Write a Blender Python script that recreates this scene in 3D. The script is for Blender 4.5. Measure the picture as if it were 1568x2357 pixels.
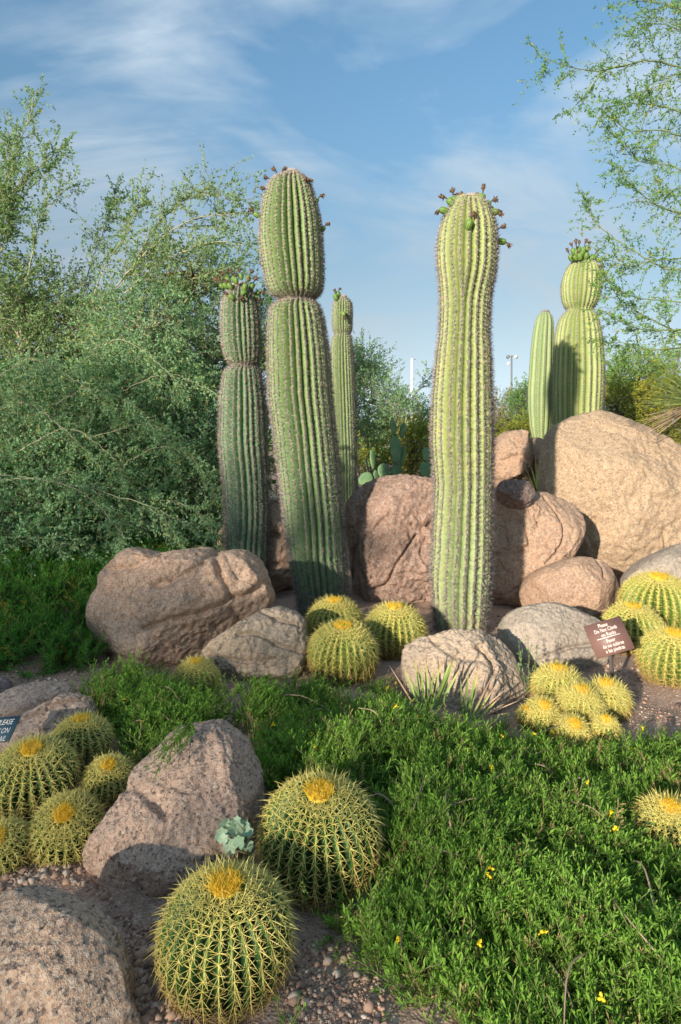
import bpy, math, random
import numpy as np
from mathutils import Vector, Matrix, noise as mnoise

# ------------------------------------------------------------------ scene reset
for o in list(bpy.data.objects):
    bpy.data.objects.remove(o, do_unlink=True)
scn = bpy.context.scene
COL = scn.collection
rng = np.random.default_rng(7)
random.seed(7)

# ------------------------------------------------------------------ camera
F, CX, YH, H = 1500.0, 784.0, 1010.0, 1.6      # focal length, centre and horizon of a 1568 x 2356 picture; eye height
cam_d = bpy.data.cameras.new('camera')
cam = bpy.data.objects.new('camera', cam_d)
COL.objects.link(cam)
cam.location = (0, 0, H)
cam.rotation_euler = (math.radians(90), 0, 0)
cam_d.sensor_fit = 'VERTICAL'
cam_d.sensor_height = 36.0
cam_d.sensor_width = 24.0
cam_d.lens = F / 2356 * 36.0
cam_d.shift_y = -(1178 - YH) / 2356
cam_d.clip_end = 2000
cam_d.clip_start = 0.05
scn.camera = cam

# ------------------------------------------------------------------ light
SUN_EL, SUN_AZ = 14.0, 31.0         # the light travels forward and to the right
sx, sy = math.sin(math.radians(SUN_AZ)), math.cos(math.radians(SUN_AZ))
ld = Vector((sx * math.cos(math.radians(SUN_EL)), sy * math.cos(math.radians(SUN_EL)), -math.sin(math.radians(SUN_EL))))
sun_d = bpy.data.lights.new('sun', 'SUN')
sun_d.energy = 2.8
sun_d.angle = math.radians(0.9)
sun_d.color = (1.0, 0.89, 0.74)
sun = bpy.data.objects.new('sun', sun_d)
COL.objects.link(sun)
sun.location = (-8, -12, 8)
sun.rotation_euler = ld.to_track_quat('-Z', 'Y').to_euler()

world = bpy.data.worlds.new('World')
scn.world = world
world.use_nodes = True
wt = world.node_tree
wt.nodes.clear()
def wn(t, **k):
    n = wt.nodes.new(t)
    for a, b in k.items(): setattr(n, a, b)
    return n
def build_world():
    out = wn('ShaderNodeOutputWorld'); bg = wn('ShaderNodeBackground')
    sky = wn('ShaderNodeTexSky', sky_type='NISHITA')
    sky.sun_disc = False
    sky.sun_elevation = math.radians(SUN_EL)
    sky.sun_rotation = math.radians(180 + SUN_AZ)
    sky.air_density = 1.0; sky.dust_density = 0.6; sky.ozone_density = 1.6
    L = wt.links.new
    tc = wn('ShaderNodeTexCoord')
    sep = wn('ShaderNodeSeparateXYZ'); L(tc.outputs['Generated'], sep.inputs[0])
    # a cloud layer seen from below: direction / height
    mx = wn('ShaderNodeMath', operation='MAXIMUM'); L(sep.outputs['Z'], mx.inputs[0]); mx.inputs[1].default_value = 0.0
    ad = wn('ShaderNodeMath', operation='ADD'); L(mx.outputs[0], ad.inputs[0]); ad.inputs[1].default_value = 0.50
    dx = wn('ShaderNodeMath', operation='DIVIDE'); L(sep.outputs['X'], dx.inputs[0]); L(ad.outputs[0], dx.inputs[1])
    dy = wn('ShaderNodeMath', operation='DIVIDE'); L(sep.outputs['Y'], dy.inputs[0]); L(ad.outputs[0], dy.inputs[1])
    cmb = wn('ShaderNodeCombineXYZ'); L(dx.outputs[0], cmb.inputs[0]); L(dy.outputs[0], cmb.inputs[1])
    mp = wn('ShaderNodeMapping'); L(cmb.outputs[0], mp.inputs[0])
    mp.inputs['Rotation'].default_value = (0, 0, math.radians(-38)); mp.inputs['Location'].default_value = CLOUD_LOC
    mp.inputs['Scale'].default_value = (1.1, 1.5, 1.0)
    n1 = wn('ShaderNodeTexNoise'); L(mp.outputs[0], n1.inputs['Vector'])
    n1.inputs['Scale'].default_value = 1.9; n1.inputs['Detail'].default_value = 9; n1.inputs['Roughness'].default_value = 0.52; n1.inputs['Distortion'].default_value = 0.5
    r1 = wn('ShaderNodeValToRGB'); L(n1.outputs['Fac'], r1.inputs[0])
    r1.color_ramp.elements[0].position = 0.44; r1.color_ramp.elements[0].color = (0, 0, 0, 1)
    r1.color_ramp.elements[1].position = 0.57; r1.color_ramp.elements[1].color = (1, 1, 1, 1)
    mp2 = wn('ShaderNodeMapping'); L(cmb.outputs[0], mp2.inputs[0])
    mp2.inputs['Rotation'].default_value = (0, 0, math.radians(35)); mp2.inputs['Scale'].default_value = (0.6, 2.0, 1)
    n2 = wn('ShaderNodeTexNoise'); L(mp2.outputs[0], n2.inputs['Vector'])
    n2.inputs['Scale'].default_value = 2.6; n2.inputs['Detail'].default_value = 8; n2.inputs['Roughness'].default_value = 0.6; n2.inputs['Distortion'].default_value = 1.4
    r2 = wn('ShaderNodeValToRGB'); L(n2.outputs['Fac'], r2.inputs[0])
    r2.color_ramp.elements[0].position = 0.40; r2.color_ramp.elements[0].color = (0.3, 0.3, 0.3, 1)
    r2.color_ramp.elements[1].position = 0.72; r2.color_ramp.elements[1].color = (1, 1, 1, 1)
    ml = wn('ShaderNodeMath', operation='MULTIPLY'); L(r1.outputs[0], ml.inputs[0]); L(r2.outputs[0], ml.inputs[1])
    m3 = wn('ShaderNodeMath', operation='MULTIPLY'); L(ml.outputs[0], m3.inputs[0]); m3.inputs[1].default_value = 0.95
    # thin high veil everywhere
    hz = wn('ShaderNodeMapRange', interpolation_type='SMOOTHERSTEP'); L(sep.outputs['Z'], hz.inputs[0])
    hz.inputs[1].default_value = 0.0; hz.inputs[2].default_value = 0.60; hz.inputs[3].default_value = 0.93; hz.inputs[4].default_value = 0.08
    ve = wn('ShaderNodeMath', operation='ADD'); L(m3.outputs[0], ve.inputs[0]); ve.inputs[1].default_value = 0.05
    mix = wn('ShaderNodeMix', data_type='RGBA'); L(ve.outputs[0], mix.inputs['Factor'])
    tint = wn('ShaderNodeMix', data_type='RGBA', blend_type='MULTIPLY'); tint.inputs['Factor'].default_value = 1
    L(sky.outputs[0], tint.inputs['A']); tint.inputs['B'].default_value = SKY_TINT
    L(tint.outputs['Result'], mix.inputs['A'])
    mix.inputs['B'].default_value = CLOUD_COL
    # haze low over the horizon: as bright as the sky there, but greyer
    bw = wn('ShaderNodeRGBToBW'); L(sky.outputs[0], bw.inputs[0])
    hc = wn('ShaderNodeMix', data_type='RGBA', blend_type='MULTIPLY'); hc.inputs['Factor'].default_value = 1
    L(bw.outputs[0], hc.inputs['A']); hc.inputs['B'].default_value = HAZE_COL
    mixh = wn('ShaderNodeMix', data_type='RGBA'); L(hz.outputs[0], mixh.inputs['Factor']); L(mix.outputs['Result'], mixh.inputs['A']); L(hc.outputs['Result'], mixh.inputs['B'])
    L(mixh.outputs['Result'], bg.inputs['Color']); bg.inputs['Strength'].default_value = SKY_STR
    L(bg.outputs[0], out.inputs[0])
SKY_STR = 0.15
CLOUD_LOC = (15.2, 6.1, 0)
CLOUD_COL = (1.85, 2.15, 2.4, 1)
HAZE_COL = (0.25, 0.30, 0.34, 1)
SKY_TINT = (0.32, 0.475, 0.51, 1)
build_world()
scn.view_settings.view_transform = 'Standard'
scn.view_settings.look = 'None'
scn.view_settings.exposure = 1.5
scn.view_settings.gamma = 1.0
scn.view_settings.use_curve_mapping = False
try:
    scn.cycles.max_bounces = 6
    scn.cycles.transparent_max_bounces = 4
except Exception:
    pass

# ------------------------------------------------------------------ helpers
def P(xd, yd, Y):
    return np.array([(xd - CX) / F * Y, Y, H + (YH - yd) / F * Y])
def proj(X, Y, Z):
    return CX + F * X / Y, YH - F * (Z - H) / Y
def nrm(a):
    return a / np.maximum(np.linalg.norm(a, axis=-1, keepdims=True), 1e-9)
def sstep(t):
    t = np.clip(t, 0, 1); return t * t * (3 - 2 * t)

class MB:
    """collects triangles and quads, with a per-vertex tint"""
    def __init__(s): s.V = []; s.T = []; s.Q = []; s.A = []; s.n = 0
    def add(s, V, T=None, Q=None, tint=0.5):
        V = np.asarray(V, float).reshape(-1, 3)
        s.V.append(V)
        if T is not None and len(T): s.T.append(np.asarray(T, np.int64) + s.n)
        if Q is not None and len(Q): s.Q.append(np.asarray(Q, np.int64) + s.n)
        s.A.append(np.broadcast_to(np.asarray(tint, float), (len(V),)).copy())
        s.n += len(V)
        return s
    def mesh(s, name, mat=None, smooth=False, offset=None):
        V = np.concatenate(s.V); A = np.concatenate(s.A)
        if offset is not None: V = V - np.asarray(offset)
        T = np.concatenate(s.T) if s.T else np.zeros((0, 3), np.int64)
        Q = np.concatenate(s.Q) if s.Q else np.zeros((0, 4), np.int64)
        me = bpy.data.meshes.new(name)
        me.vertices.add(len(V)); me.vertices.foreach_set('co', V.astype(np.float32).ravel())
        loops = np.concatenate([T.ravel(), Q.ravel()]).astype(np.int32)
        me.loops.add(len(loops)); me.loops.foreach_set('vertex_index', loops)
        npoly = len(T) + len(Q)
        me.polygons.add(npoly)
        st = np.concatenate([np.arange(len(T)) * 3, len(T) * 3 + np.arange(len(Q)) * 4]).astype(np.int32)
        me.polygons.foreach_set('loop_start', st)
        if smooth: me.polygons.foreach_set('use_smooth', np.ones(npoly, bool))
        at = me.attributes.new('tint', 'FLOAT', 'POINT'); at.data.foreach_set('value', A.astype(np.float32))
        me.update(calc_edges=True)
        if mat: me.materials.append(mat)
        return me
    def obj(s, name, mat=None, parent=None, smooth=False, offset=None, loc=None):
        return link(name, s.mesh(name, mat, smooth, offset), parent, loc)

def link(name, me, parent=None, loc=None):
    o = bpy.data.objects.new(name, me); COL.objects.link(o)
    if parent is not None: o.parent = parent
    if loc is not None: o.location = tuple(float(c) for c in loc)
    return o
def tag(o, label=None, cat=None, group=None, kind=None):
    if label: o['label'] = label
    if cat: o['category'] = cat
    if group: o['group'] = group
    if kind: o['kind'] = kind
    return o
def thing(name, loc, label, cat, group=None):
    return tag(link(name, None, None, loc), label, cat, group)

def frame(D):
    """two unit vectors across each direction"""
    D = nrm(D)
    ref = np.where(np.abs(D[:, 2:3]) < 0.9, np.array([[0, 0, 1.0]]), np.array([[1.0, 0, 0]]))
    A = nrm(np.cross(D, ref)); B = np.cross(D, A)
    return A, B
def spikes(mb, Pn, D, L, r, tint=0.5, bend=None):
    """thin tapering needles; with bend they curve"""
    K = len(Pn)
    if K == 0: return
    L = np.broadcast_to(np.asarray(L, float), (K,))[:, None]; r = np.broadcast_to(np.asarray(r, float), (K,))[:, None]
    A, B = frame(D)
    an = [0, 2.0944, 4.18879]
    ring = [Pn + (A * math.cos(a) + B * math.sin(a)) * r for a in an]
    i0 = np.arange(K)
    tn = np.broadcast_to(np.asarray(tint, float), (K,))
    if bend is None:
        V = np.stack(ring + [Pn + D * L], 1).reshape(-1, 3)
        b = i0[:, None] * 4
        T = np.concatenate([b + [0, 1, 3], b + [1, 2, 3], b + [2, 0, 3]])
        mb.add(V, T, tint=np.repeat(tn, 4))
    else:
        M = Pn + D * L * 0.55 + bend * L * 0.18
        ring2 = [M + (A * math.cos(a) + B * math.sin(a)) * r * 0.75 for a in an]
        V = np.stack(ring + ring2 + [Pn + D * L + bend * L * 0.62], 1).reshape(-1, 3)
        b = i0[:, None] * 7
        T = np.concatenate([b + x for x in ([0, 1, 4], [0, 4, 3], [1, 2, 5], [1, 5, 4], [2, 0, 3], [2, 3, 5], [3, 4, 6], [4, 5, 6], [5, 3, 6])])
        mb.add(V, T, tint=np.repeat(tn, 7))
def tube(mb, pts, rad, sides=5, tint=0.5, cap=True):
    pts = np.asarray(pts, float); n = len(pts)
    rad = np.broadcast_to(np.asarray(rad, float), (n,))
    d = np.gradient(pts, axis=0); A, B = frame(d)
    a = np.arange(sides) * 2 * math.pi / sides
    V = pts[:, None, :] + rad[:, None, None] * (A[:, None, :] * np.cos(a)[None, :, None] + B[:, None, :] * np.sin(a)[None, :, None])
    i = np.arange(n - 1)[:, None] * sides; j = np.arange(sides)[None, :]; j2 = (j + 1) % sides
    Q = np.stack([i + j, i + j2, i + sides + j2, i + sides + j], -1).reshape(-1, 4)
    V = V.reshape(-1, 3)
    T = []
    if cap:
        V = np.concatenate([V, pts[-1:] + 0, pts[:1]])
        top = (n - 1) * sides
        T = [[top + k, top + (k + 1) % sides, n * sides] for k in range(sides)] + [[(k + 1) % sides, k, n * sides + 1] for k in range(sides)]
    mb.add(V, T, Q, tint)
def curve(pts, n):
    """smooth curve through points"""
    pts = np.asarray(pts, float)
    if len(pts) == 2:
        t = np.linspace(0, 1, n)[:, None]; return pts[0] * (1 - t) + pts[1] * t
    p = np.concatenate([[2 * pts[0] - pts[1]], pts, [2 * pts[-1] - pts[-2]]])
    u = np.linspace(0, len(pts) - 1 - 1e-6, n); k = u.astype(int); t = (u - k)[:, None]
    p0, p1, p2, p3 = p[k], p[k + 1], p[k + 2], p[k + 3]
    return 0.5 * ((2 * p1) + (p2 - p0) * t + (2 * p0 - 5 * p1 + 4 * p2 - p3) * t ** 2 + (3 * p1 - p0 - 3 * p2 + p3) * t ** 3)
def leaves(mb, C, D, N, L, W, tint=0.5, wide=0.6, fold=0.0):
    """small pointed leaves: base C, direction D, face normal N"""
    K = len(C)
    if K == 0: return
    L = np.broadcast_to(np.asarray(L, float), (K,))[:, None]; W = np.broadcast_to(np.asarray(W, float), (K,))[:, None]
    D = nrm(D); S = nrm(np.cross(D, N)); Nn = np.cross(S, D)
    m = C + D * L * wide
    V = np.stack([C, m + S * W * 0.5 + Nn * W * fold, C + D * L, m - S * W * 0.5 + Nn * W * fold], 1).reshape(-1, 3)
    Q = np.arange(K)[:, None] * 4 + np.array([0, 1, 2, 3])
    t = np.broadcast_to(np.asarray(tint, float), (K,))
    if fold:
        T = np.concatenate([np.arange(K)[:, None] * 4 + np.array([0, 1, 2]), np.arange(K)[:, None] * 4 + np.array([0, 2, 3])])
        mb.add(V, T, None, np.repeat(t, 4))
    else:
        mb.add(V, None, Q, np.repeat(t, 4))
def rdir(k, up=0.0):
    v = rng.normal(size=(k, 3)); v[:, 2] += up
    return nrm(v)

# ------------------------------------------------------------------ materials
def newmat(name):
    m = bpy.data.materials.new(name); m.use_nodes = True
    nt = m.node_tree; nt.nodes.clear()
    return m, nt
def nd(nt, t, **k):
    n = nt.nodes.new(t)
    for a, b in k.items(): setattr(n, a, b)
    return n
def ramp(nt, fac, stops, interp='LINEAR'):
    r = nd(nt, 'ShaderNodeValToRGB'); cr = r.color_ramp; cr.interpolation = interp
    while len(cr.elements) < len(stops): cr.elements.new(0.5)
    for e, (p, c) in zip(cr.elements, stops):
        e.position = p; e.color = (*c, 1) if len(c) == 3 else c
    nt.links.new(fac, r.inputs[0]); return r.outputs[0]
def noise(nt, vec, scale, detail=4, rough=0.55, dist=0.0):
    n = nd(nt, 'ShaderNodeTexNoise'); n.inputs['Scale'].default_value = scale; n.inputs['Detail'].default_value = detail
    n.inputs['Roughness'].default_value = rough; n.inputs['Distortion'].default_value = dist
    if vec is not None: nt.links.new(vec, n.inputs['Vector'])
    return n.outputs['Fac']
def mixc(nt, fac, a, b, mode='MIX'):
    m = nd(nt, 'ShaderNodeMix', data_type='RGBA', blend_type=mode)
    for k, v in (('Factor', fac), ('A', a), ('B', b)):
        if isinstance(v, (int, float)): m.inputs[k].default_value = v
        elif isinstance(v, tuple): m.inputs[k].default_value = (*v, 1) if len(v) == 3 else v
        else: nt.links.new(v, m.inputs[k])
    return m.outputs['Result']
def attr(nt, name='tint'):
    a = nd(nt, 'ShaderNodeAttribute', attribute_name=name); return a.outputs['Fac']
def principled(nt, col, rough=0.8, bump=None, spec=0.3, bstr=0.4, bdist=0.01):
    b = nd(nt, 'ShaderNodeBsdfPrincipled'); o = nd(nt, 'ShaderNodeOutputMaterial')
    if isinstance(col, tuple): b.inputs['Base Color'].default_value = (*col, 1)
    else: nt.links.new(col, b.inputs['Base Color'])
    b.inputs['Roughness'].default_value = rough; b.inputs['Specular IOR Level'].default_value = spec
    if bump is not None:
        bp = nd(nt, 'ShaderNodeBump'); bp.inputs['Strength'].default_value = bstr; bp.inputs['Distance'].default_value = bdist
        nt.links.new(bump, bp.inputs['Height']); nt.links.new(bp.outputs[0], b.inputs['Normal'])
    nt.links.new(b.outputs[0], o.inputs[0]); return b
def mat_leaf(name, dark, light, extra=None, trans=0.35, rough=0.6):
    m, nt = newmat(name)
    t = attr(nt)
    st = [(0.0, dark), (0.75, light)] + ([(0.97, light), (1.0, extra)] if extra else [])
    c = ramp(nt, t, st)
    b = nd(nt, 'ShaderNodeBsdfPrincipled'); nt.links.new(c, b.inputs['Base Color'])
    b.inputs['Roughness'].default_value = rough; b.inputs['Specular IOR Level'].default_value = 0.25
    tr = nd(nt, 'ShaderNodeBsdfTranslucent'); nt.links.new(mixc(nt, 1.0, c, (1.0, 1.15, 0.6), 'MULTIPLY'), tr.inputs['Color'])
    mx = nd(nt, 'ShaderNodeMixShader'); mx.inputs[0].default_value = trans
    nt.links.new(b.outputs[0], mx.inputs[1]); nt.links.new(tr.outputs[0], mx.inputs[2])
    o = nd(nt, 'ShaderNodeOutputMaterial'); nt.links.new(mx.outputs[0], o.inputs[0])
    return m
def mat_tint(name, stops, rough=0.7, spec=0.3):
    m, nt = newmat(name); principled(nt, ramp(nt, attr(nt), stops), rough, spec=spec); return m
def mat_rock(name, a, b, grain=130, contrast=0.5, stain=(0.06, 0.05, 0.045), stain_amt=0.3, warm=(0.5, 0.3, 0.2), seed=0.0, dark=(0.07, 0.06, 0.06), pale=(0.62, 0.56, 0.5)):
    m, nt = newmat(name)
    tc = nd(nt, 'ShaderNodeTexCoord'); mp = nd(nt, 'ShaderNodeMapping'); nt.links.new(tc.outputs['Object'], mp.inputs[0])
    mp.inputs['Location'].default_value = (seed * 3.1, seed * 1.7, seed)
    v = mp.outputs[0]
    base = mixc(nt, ramp(nt, noise(nt, v, 3.2, 6, 0.62), [(0.32, (0, 0, 0)), (0.68, (1, 1, 1))]), a, b)
    # patches of iron colour
    base = mixc(nt, ramp(nt, noise(nt, v, 1.9, 5, 0.6, 0.6), [(0.52, (0, 0, 0)), (0.75, (0.55, 0.55, 0.55))]), base, warm)
    # mineral grains
    nv_ = nd(nt, 'ShaderNodeTexNoise'); nv_.inputs['Scale'].default_value = grain * 0.7; nv_.inputs['Detail'].default_value = 2; nt.links.new(v, nv_.inputs['Vector'])
    wv = nd(nt, 'ShaderNodeVectorMath', operation='MULTIPLY_ADD'); nt.links.new(nv_.outputs['Color'], wv.inputs[0]); wv.inputs[1].default_value = (1.6 / grain,) * 3; nt.links.new(v, wv.inputs[2])
    vg = wv.outputs[0]
    vo = nd(nt, 'ShaderNodeTexVoronoi'); vo.inputs['Scale'].default_value = grain; nt.links.new(vg, vo.inputs['Vector'])
    sp = nd(nt, 'ShaderNodeSeparateColor'); nt.links.new(vo.outputs['Color'], sp.inputs[0])
    g = ramp(nt, sp.outputs[0], [(0.0, dark), (0.16, dark), (0.3, a), (0.55, b), (0.8, pale), (1.0, pale)], 'LINEAR')
    base = mixc(nt, contrast, base, g)
    vo2 = nd(nt, 'ShaderNodeTexVoronoi'); vo2.inputs['Scale'].default_value = grain * 0.5; nt.links.new(vg, vo2.inputs['Vector'])
    sp2 = nd(nt, 'ShaderNodeSeparateColor'); nt.links.new(vo2.outputs['Color'], sp2.inputs[0])
    base = mixc(nt, contrast * 0.75, base, ramp(nt, sp2.outputs[1], [(0.0, dark), (0.12, dark), (0.3, b), (0.75, a), (1.0, pale)]))
    # desert varnish
    stn = ramp(nt, noise(nt, v, 2.6, 8, 0.7, 0.4), [(0.55, (0, 0, 0)), (0.72, (stain_amt,) * 3)])
    base = mixc(nt, stn, base, stain)
    bh = nd(nt, 'ShaderNodeMath', operation='ADD')
    nt.links.new(noise(nt, v, 38, 8, 0.75), bh.inputs[0])
    ms = nd(nt, 'ShaderNodeMath', operation='MULTIPLY'); nt.links.new(vo.outputs['Distance'], ms.inputs[0]); ms.inputs[1].default_value = 0.35
    nt.links.new(ms.outputs[0], bh.inputs[1])
    principled(nt, base, 0.85, bh.outputs[0], 0.25, 0.6, 0.018)
    return m

M = {}
def mat_body(name, valley, crest, low, zlow, patch=(0.42, 0.40, 0.16)):
    """cactus skin; tint = 0 in the groove, 1 on the rib"""
    m, nt = newmat(name)
    tc = nd(nt, 'ShaderNodeTexCoord'); v = tc.outputs['Object']
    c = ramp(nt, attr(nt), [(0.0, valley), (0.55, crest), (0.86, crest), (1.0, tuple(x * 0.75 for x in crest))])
    sep = nd(nt, 'ShaderNodeSeparateXYZ'); nt.links.new(v, sep.inputs[0])
    mr = nd(nt, 'ShaderNodeMapRange'); nt.links.new(sep.outputs[2], mr.inputs[0])
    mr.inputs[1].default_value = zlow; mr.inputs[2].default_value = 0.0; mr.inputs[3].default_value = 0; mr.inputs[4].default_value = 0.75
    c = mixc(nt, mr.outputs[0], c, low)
    c = mixc(nt, ramp(nt, noise(nt, v, 3.5, 4), [(0.48, (0, 0, 0)), (0.75, (0.5, 0.5, 0.5))]), c, patch)
    c = mixc(nt, ramp(nt, noise(nt, v, 11, 5, 0.6), [(0.66, (0, 0, 0)), (0.72, (0.7, 0.7, 0.7))]), c, (0.34, 0.27, 0.15))
    mb_ = nd(nt, 'ShaderNodeMapRange'); nt.links.new(sep.outputs[2], mb_.inputs[0]); mb_.inputs[1].default_value = 0.02; mb_.inputs[2].default_value = 0.5; mb_.inputs[3].default_value = 0.62; mb_.inputs[4].default_value = 0.0
    ck = nd(nt, 'ShaderNodeMath', operation='MULTIPLY'); nt.links.new(mb_.outputs[0], ck.inputs[0]); nt.links.new(ramp(nt, noise(nt, v, 9, 5, 0.6), [(0.35, (0, 0, 0)), (0.6, (1, 1, 1))]), ck.inputs[1])
    c = mixc(nt, ck.outputs[0], c, (0.27, 0.22, 0.15))
    c = mixc(nt, 1.0, c, ramp(nt, noise(nt, v, 45, 4), [(0.3, (0.82, 0.82, 0.82)), (0.7, (1.1, 1.1, 1.1))]), 'MULTIPLY')
    principled(nt, c, 0.55, noise(nt, v, 60, 3), 0.35, 0.12, 0.01)
    return m
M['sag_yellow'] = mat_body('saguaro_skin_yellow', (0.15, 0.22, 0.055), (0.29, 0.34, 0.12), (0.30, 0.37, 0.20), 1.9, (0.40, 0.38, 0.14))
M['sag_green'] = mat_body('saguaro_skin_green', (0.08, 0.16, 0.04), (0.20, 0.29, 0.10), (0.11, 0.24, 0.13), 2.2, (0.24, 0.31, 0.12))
M['sag_dark'] = mat_body('saguaro_skin_dark', (0.06, 0.15, 0.06), (0.13, 0.23, 0.10), (0.085, 0.21, 0.13), 2.6, (0.17, 0.26, 0.11))  # low colour greener near the base, with the cool shade there mixed in
M['sag_smooth'] = mat_body('smooth_column_skin', (0.13, 0.22, 0.09), (0.26, 0.33, 0.14), (0.20, 0.30, 0.14), 0.8, (0.33, 0.36, 0.15))
M['spine_grey'] = mat_tint('saguaro_spines', [(0.0, (0.06, 0.05, 0.047)), (0.5, (0.26, 0.225, 0.205)), (0.8, (0.46, 0.40, 0.35)), (1.0, (0.60, 0.42, 0.30))])
M['spine_gold'] = mat_tint('golden_spines', [(0.0, (0.28, 0.16, 0.07)), (0.3, (0.48, 0.32, 0.11)), (0.6, (0.66, 0.56, 0.15)), (0.86, (0.76, 0.68, 0.23)), (0.94, (0.85, 0.62, 0.06)), (1.0, (0.88, 0.50, 0.015))], 0.5, 0.35)
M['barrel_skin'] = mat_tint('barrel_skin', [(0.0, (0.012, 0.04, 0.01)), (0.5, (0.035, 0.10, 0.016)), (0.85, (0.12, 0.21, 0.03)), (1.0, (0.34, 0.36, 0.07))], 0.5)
M['barrel_skin_sun'] = mat_tint('barrel_skin_sunny', [(0.0, (0.06, 0.11, 0.015)), (0.55, (0.15, 0.22, 0.03)), (0.85, (0.30, 0.33, 0.05)), (1.0, (0.48, 0.43, 0.10))], 0.5)  # same barrel skin, sunlight put into its lighter, yellower colour
M['wool'] = mat_tint('crown_wool', [(0.0, (0.62, 0.44, 0.16)), (1.0, (0.80, 0.46, 0.03))], 0.9)
M['fruit'] = mat_tint('fruit_skin', [(0.0, (0.05, 0.11, 0.02)), (0.5, (0.12, 0.21, 0.04)), (0.8, (0.22, 0.30, 0.07)), (1.0, (0.48, 0.26, 0.08))], 0.5)
M['dry_flower'] = mat_tint('dried_flower', [(0.0, (0.035, 0.024, 0.02)), (0.6, (0.09, 0.055, 0.035)), (1.0, (0.22, 0.13, 0.06))], 0.9)

# ------------------------------------------------------------------ ground
def ground_z(x, y):
    x = np.asarray(x, float); y = np.asarray(y, float)
    z = 0.02 * np.sin(1.7 * x + 0.4) * np.sin(1.3 * y) + 0.012 * np.sin(4.1 * x + 2.2 * y)
    z = z + 0.30 * sstep((y - 4.6) / 2.6) * sstep((-1.0 - x) / 1.2)        # bank under the shrubs on the left
    z = z + 0.18 * sstep((y - 6.2) / 2.5) * sstep((x + 1.0) / 1.5)          # gentle rise behind the saguaros
    z = z * sstep((40 - np.abs(y)) / 25)
    return z
def mat_ground():
    m, nt = newmat('desert_soil')
    tc = nd(nt, 'ShaderNodeTexCoord'); v = tc.outputs['Object']
    c = mixc(nt, ramp(nt, noise(nt, v, 2.2, 6, 0.6), [(0.35, (0, 0, 0)), (0.65, (1, 1, 1))]), (0.40, 0.26, 0.185), (0.52, 0.36, 0.265))
    vo = nd(nt, 'ShaderNodeTexVoronoi'); vo.inputs['Scale'].default_value = 95; nt.links.new(v, vo.inputs['Vector'])
    sp = nd(nt, 'ShaderNodeSeparateColor'); nt.links.new(vo.outputs['Color'], sp.inputs[0])
    c = mixc(nt, 0.45, c, ramp(nt, sp.outputs[0], [(0, (0.09, 0.07, 0.06)), (0.25, (0.2, 0.13, 0.1)), (0.6, (0.36, 0.24, 0.18)), (1, (0.55, 0.45, 0.38))]))
    c = mixc(nt, ramp(nt, noise(nt, v, 7, 6, 0.65), [(0.56, (0, 0, 0)), (0.74, (0.55, 0.55, 0.55))]), c, (0.16, 0.11, 0.08))
    bh = nd(nt, 'ShaderNodeMath', operation='ADD'); nt.links.new(noise(nt, v, 30, 8, 0.75), bh.inputs[0]); nt.links.new(vo.outputs['Distance'], bh.inputs[1])
    principled(nt, c, 0.95, bh.outputs[0], 0.15, 0.6, 0.012)
    return m
M['soil'] = mat_ground()
def build_ground():
    def axis(lo, hi, fine_lo, fine_hi, step):
        f = np.arange(fine_lo, fine_hi + 1e-6, step)
        a = fine_lo - np.geomspace(step, fine_lo - lo, 34)[::-1]; b = fine_hi + np.geomspace(step, hi - fine_hi, 34)
        return np.concatenate([a, f, b])
    xs = axis(-900, 900, -4, 4, 0.05); ys = axis(-900, 1200, 1.0, 8.0, 0.05)
    Xg, Yg = np.meshgrid(xs, ys); Z = ground_z(Xg, Yg)
    near = (np.abs(Xg) < 4.2) & (Yg > 0.9) & (Yg < 8.2)
    idx = np.argwhere(near)
    for i, j in idx:
        p = Vector((Xg[i, j], Yg[i, j], 0))
        Z[i, j] += 0.018 * mnoise.fractal(p * 3.0, 0.8, 2.0, 5)
    V = np.stack([Xg, Yg, Z], -1).reshape(-1, 3)
    nx = len(xs); i = np.arange(len(ys) - 1)[:, None] * nx; j = np.arange(nx - 1)[None, :]
    Q = np.stack([i + j, i + j + 1, i + nx + j + 1, i + nx + j], -1).reshape(-1, 4)
    return tag(MB().add(V, None, Q).obj('ground', M['soil'], smooth=True), kind='structure')
ground = build_ground()

# ------------------------------------------------------------------ rocks
def cube_sphere(n):
    t = np.tan(np.linspace(-math.pi / 4, math.pi / 4, n + 1))
    a, b = np.meshgrid(t, t); o = np.ones_like(a)
    faces = [(a, b, o), (b, a, -o), (o, a, b), (-o, b, a), (b, o, a), (a, -o, b)]
    V = []; Q = []; m = n + 1; off = 0
    i = np.arange(n)[:, None] * m; j = np.arange(n)[None, :]
    q = np.stack([i + j, i + j + 1, i + m + j + 1, i + m + j], -1).reshape(-1, 4)
    for f in faces:
        V.append(np.stack(f, -1).reshape(-1, 3)); Q.append(q + off); off += m * m
    V = nrm(np.concatenate(V)); Q = np.concatenate(Q)
    key = np.round(V * 1e5).astype(np.int64)
    _, first, inv = np.unique(key, axis=0, return_index=True, return_inverse=True)
    return V[first], inv.ravel()[Q]
_cs = {}
def seg_dist(pts, poly):
    d = np.full(len(pts), 1e9)
    for a, b in zip(poly[:-1], poly[1:]):
        ab = b - a; t = np.clip(((pts - a) @ ab) / max(ab @ ab, 1e-9), 0, 1)
        d = np.minimum(d, np.linalg.norm(pts - (a + t[:, None] * ab), axis=1))
    return d
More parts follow.
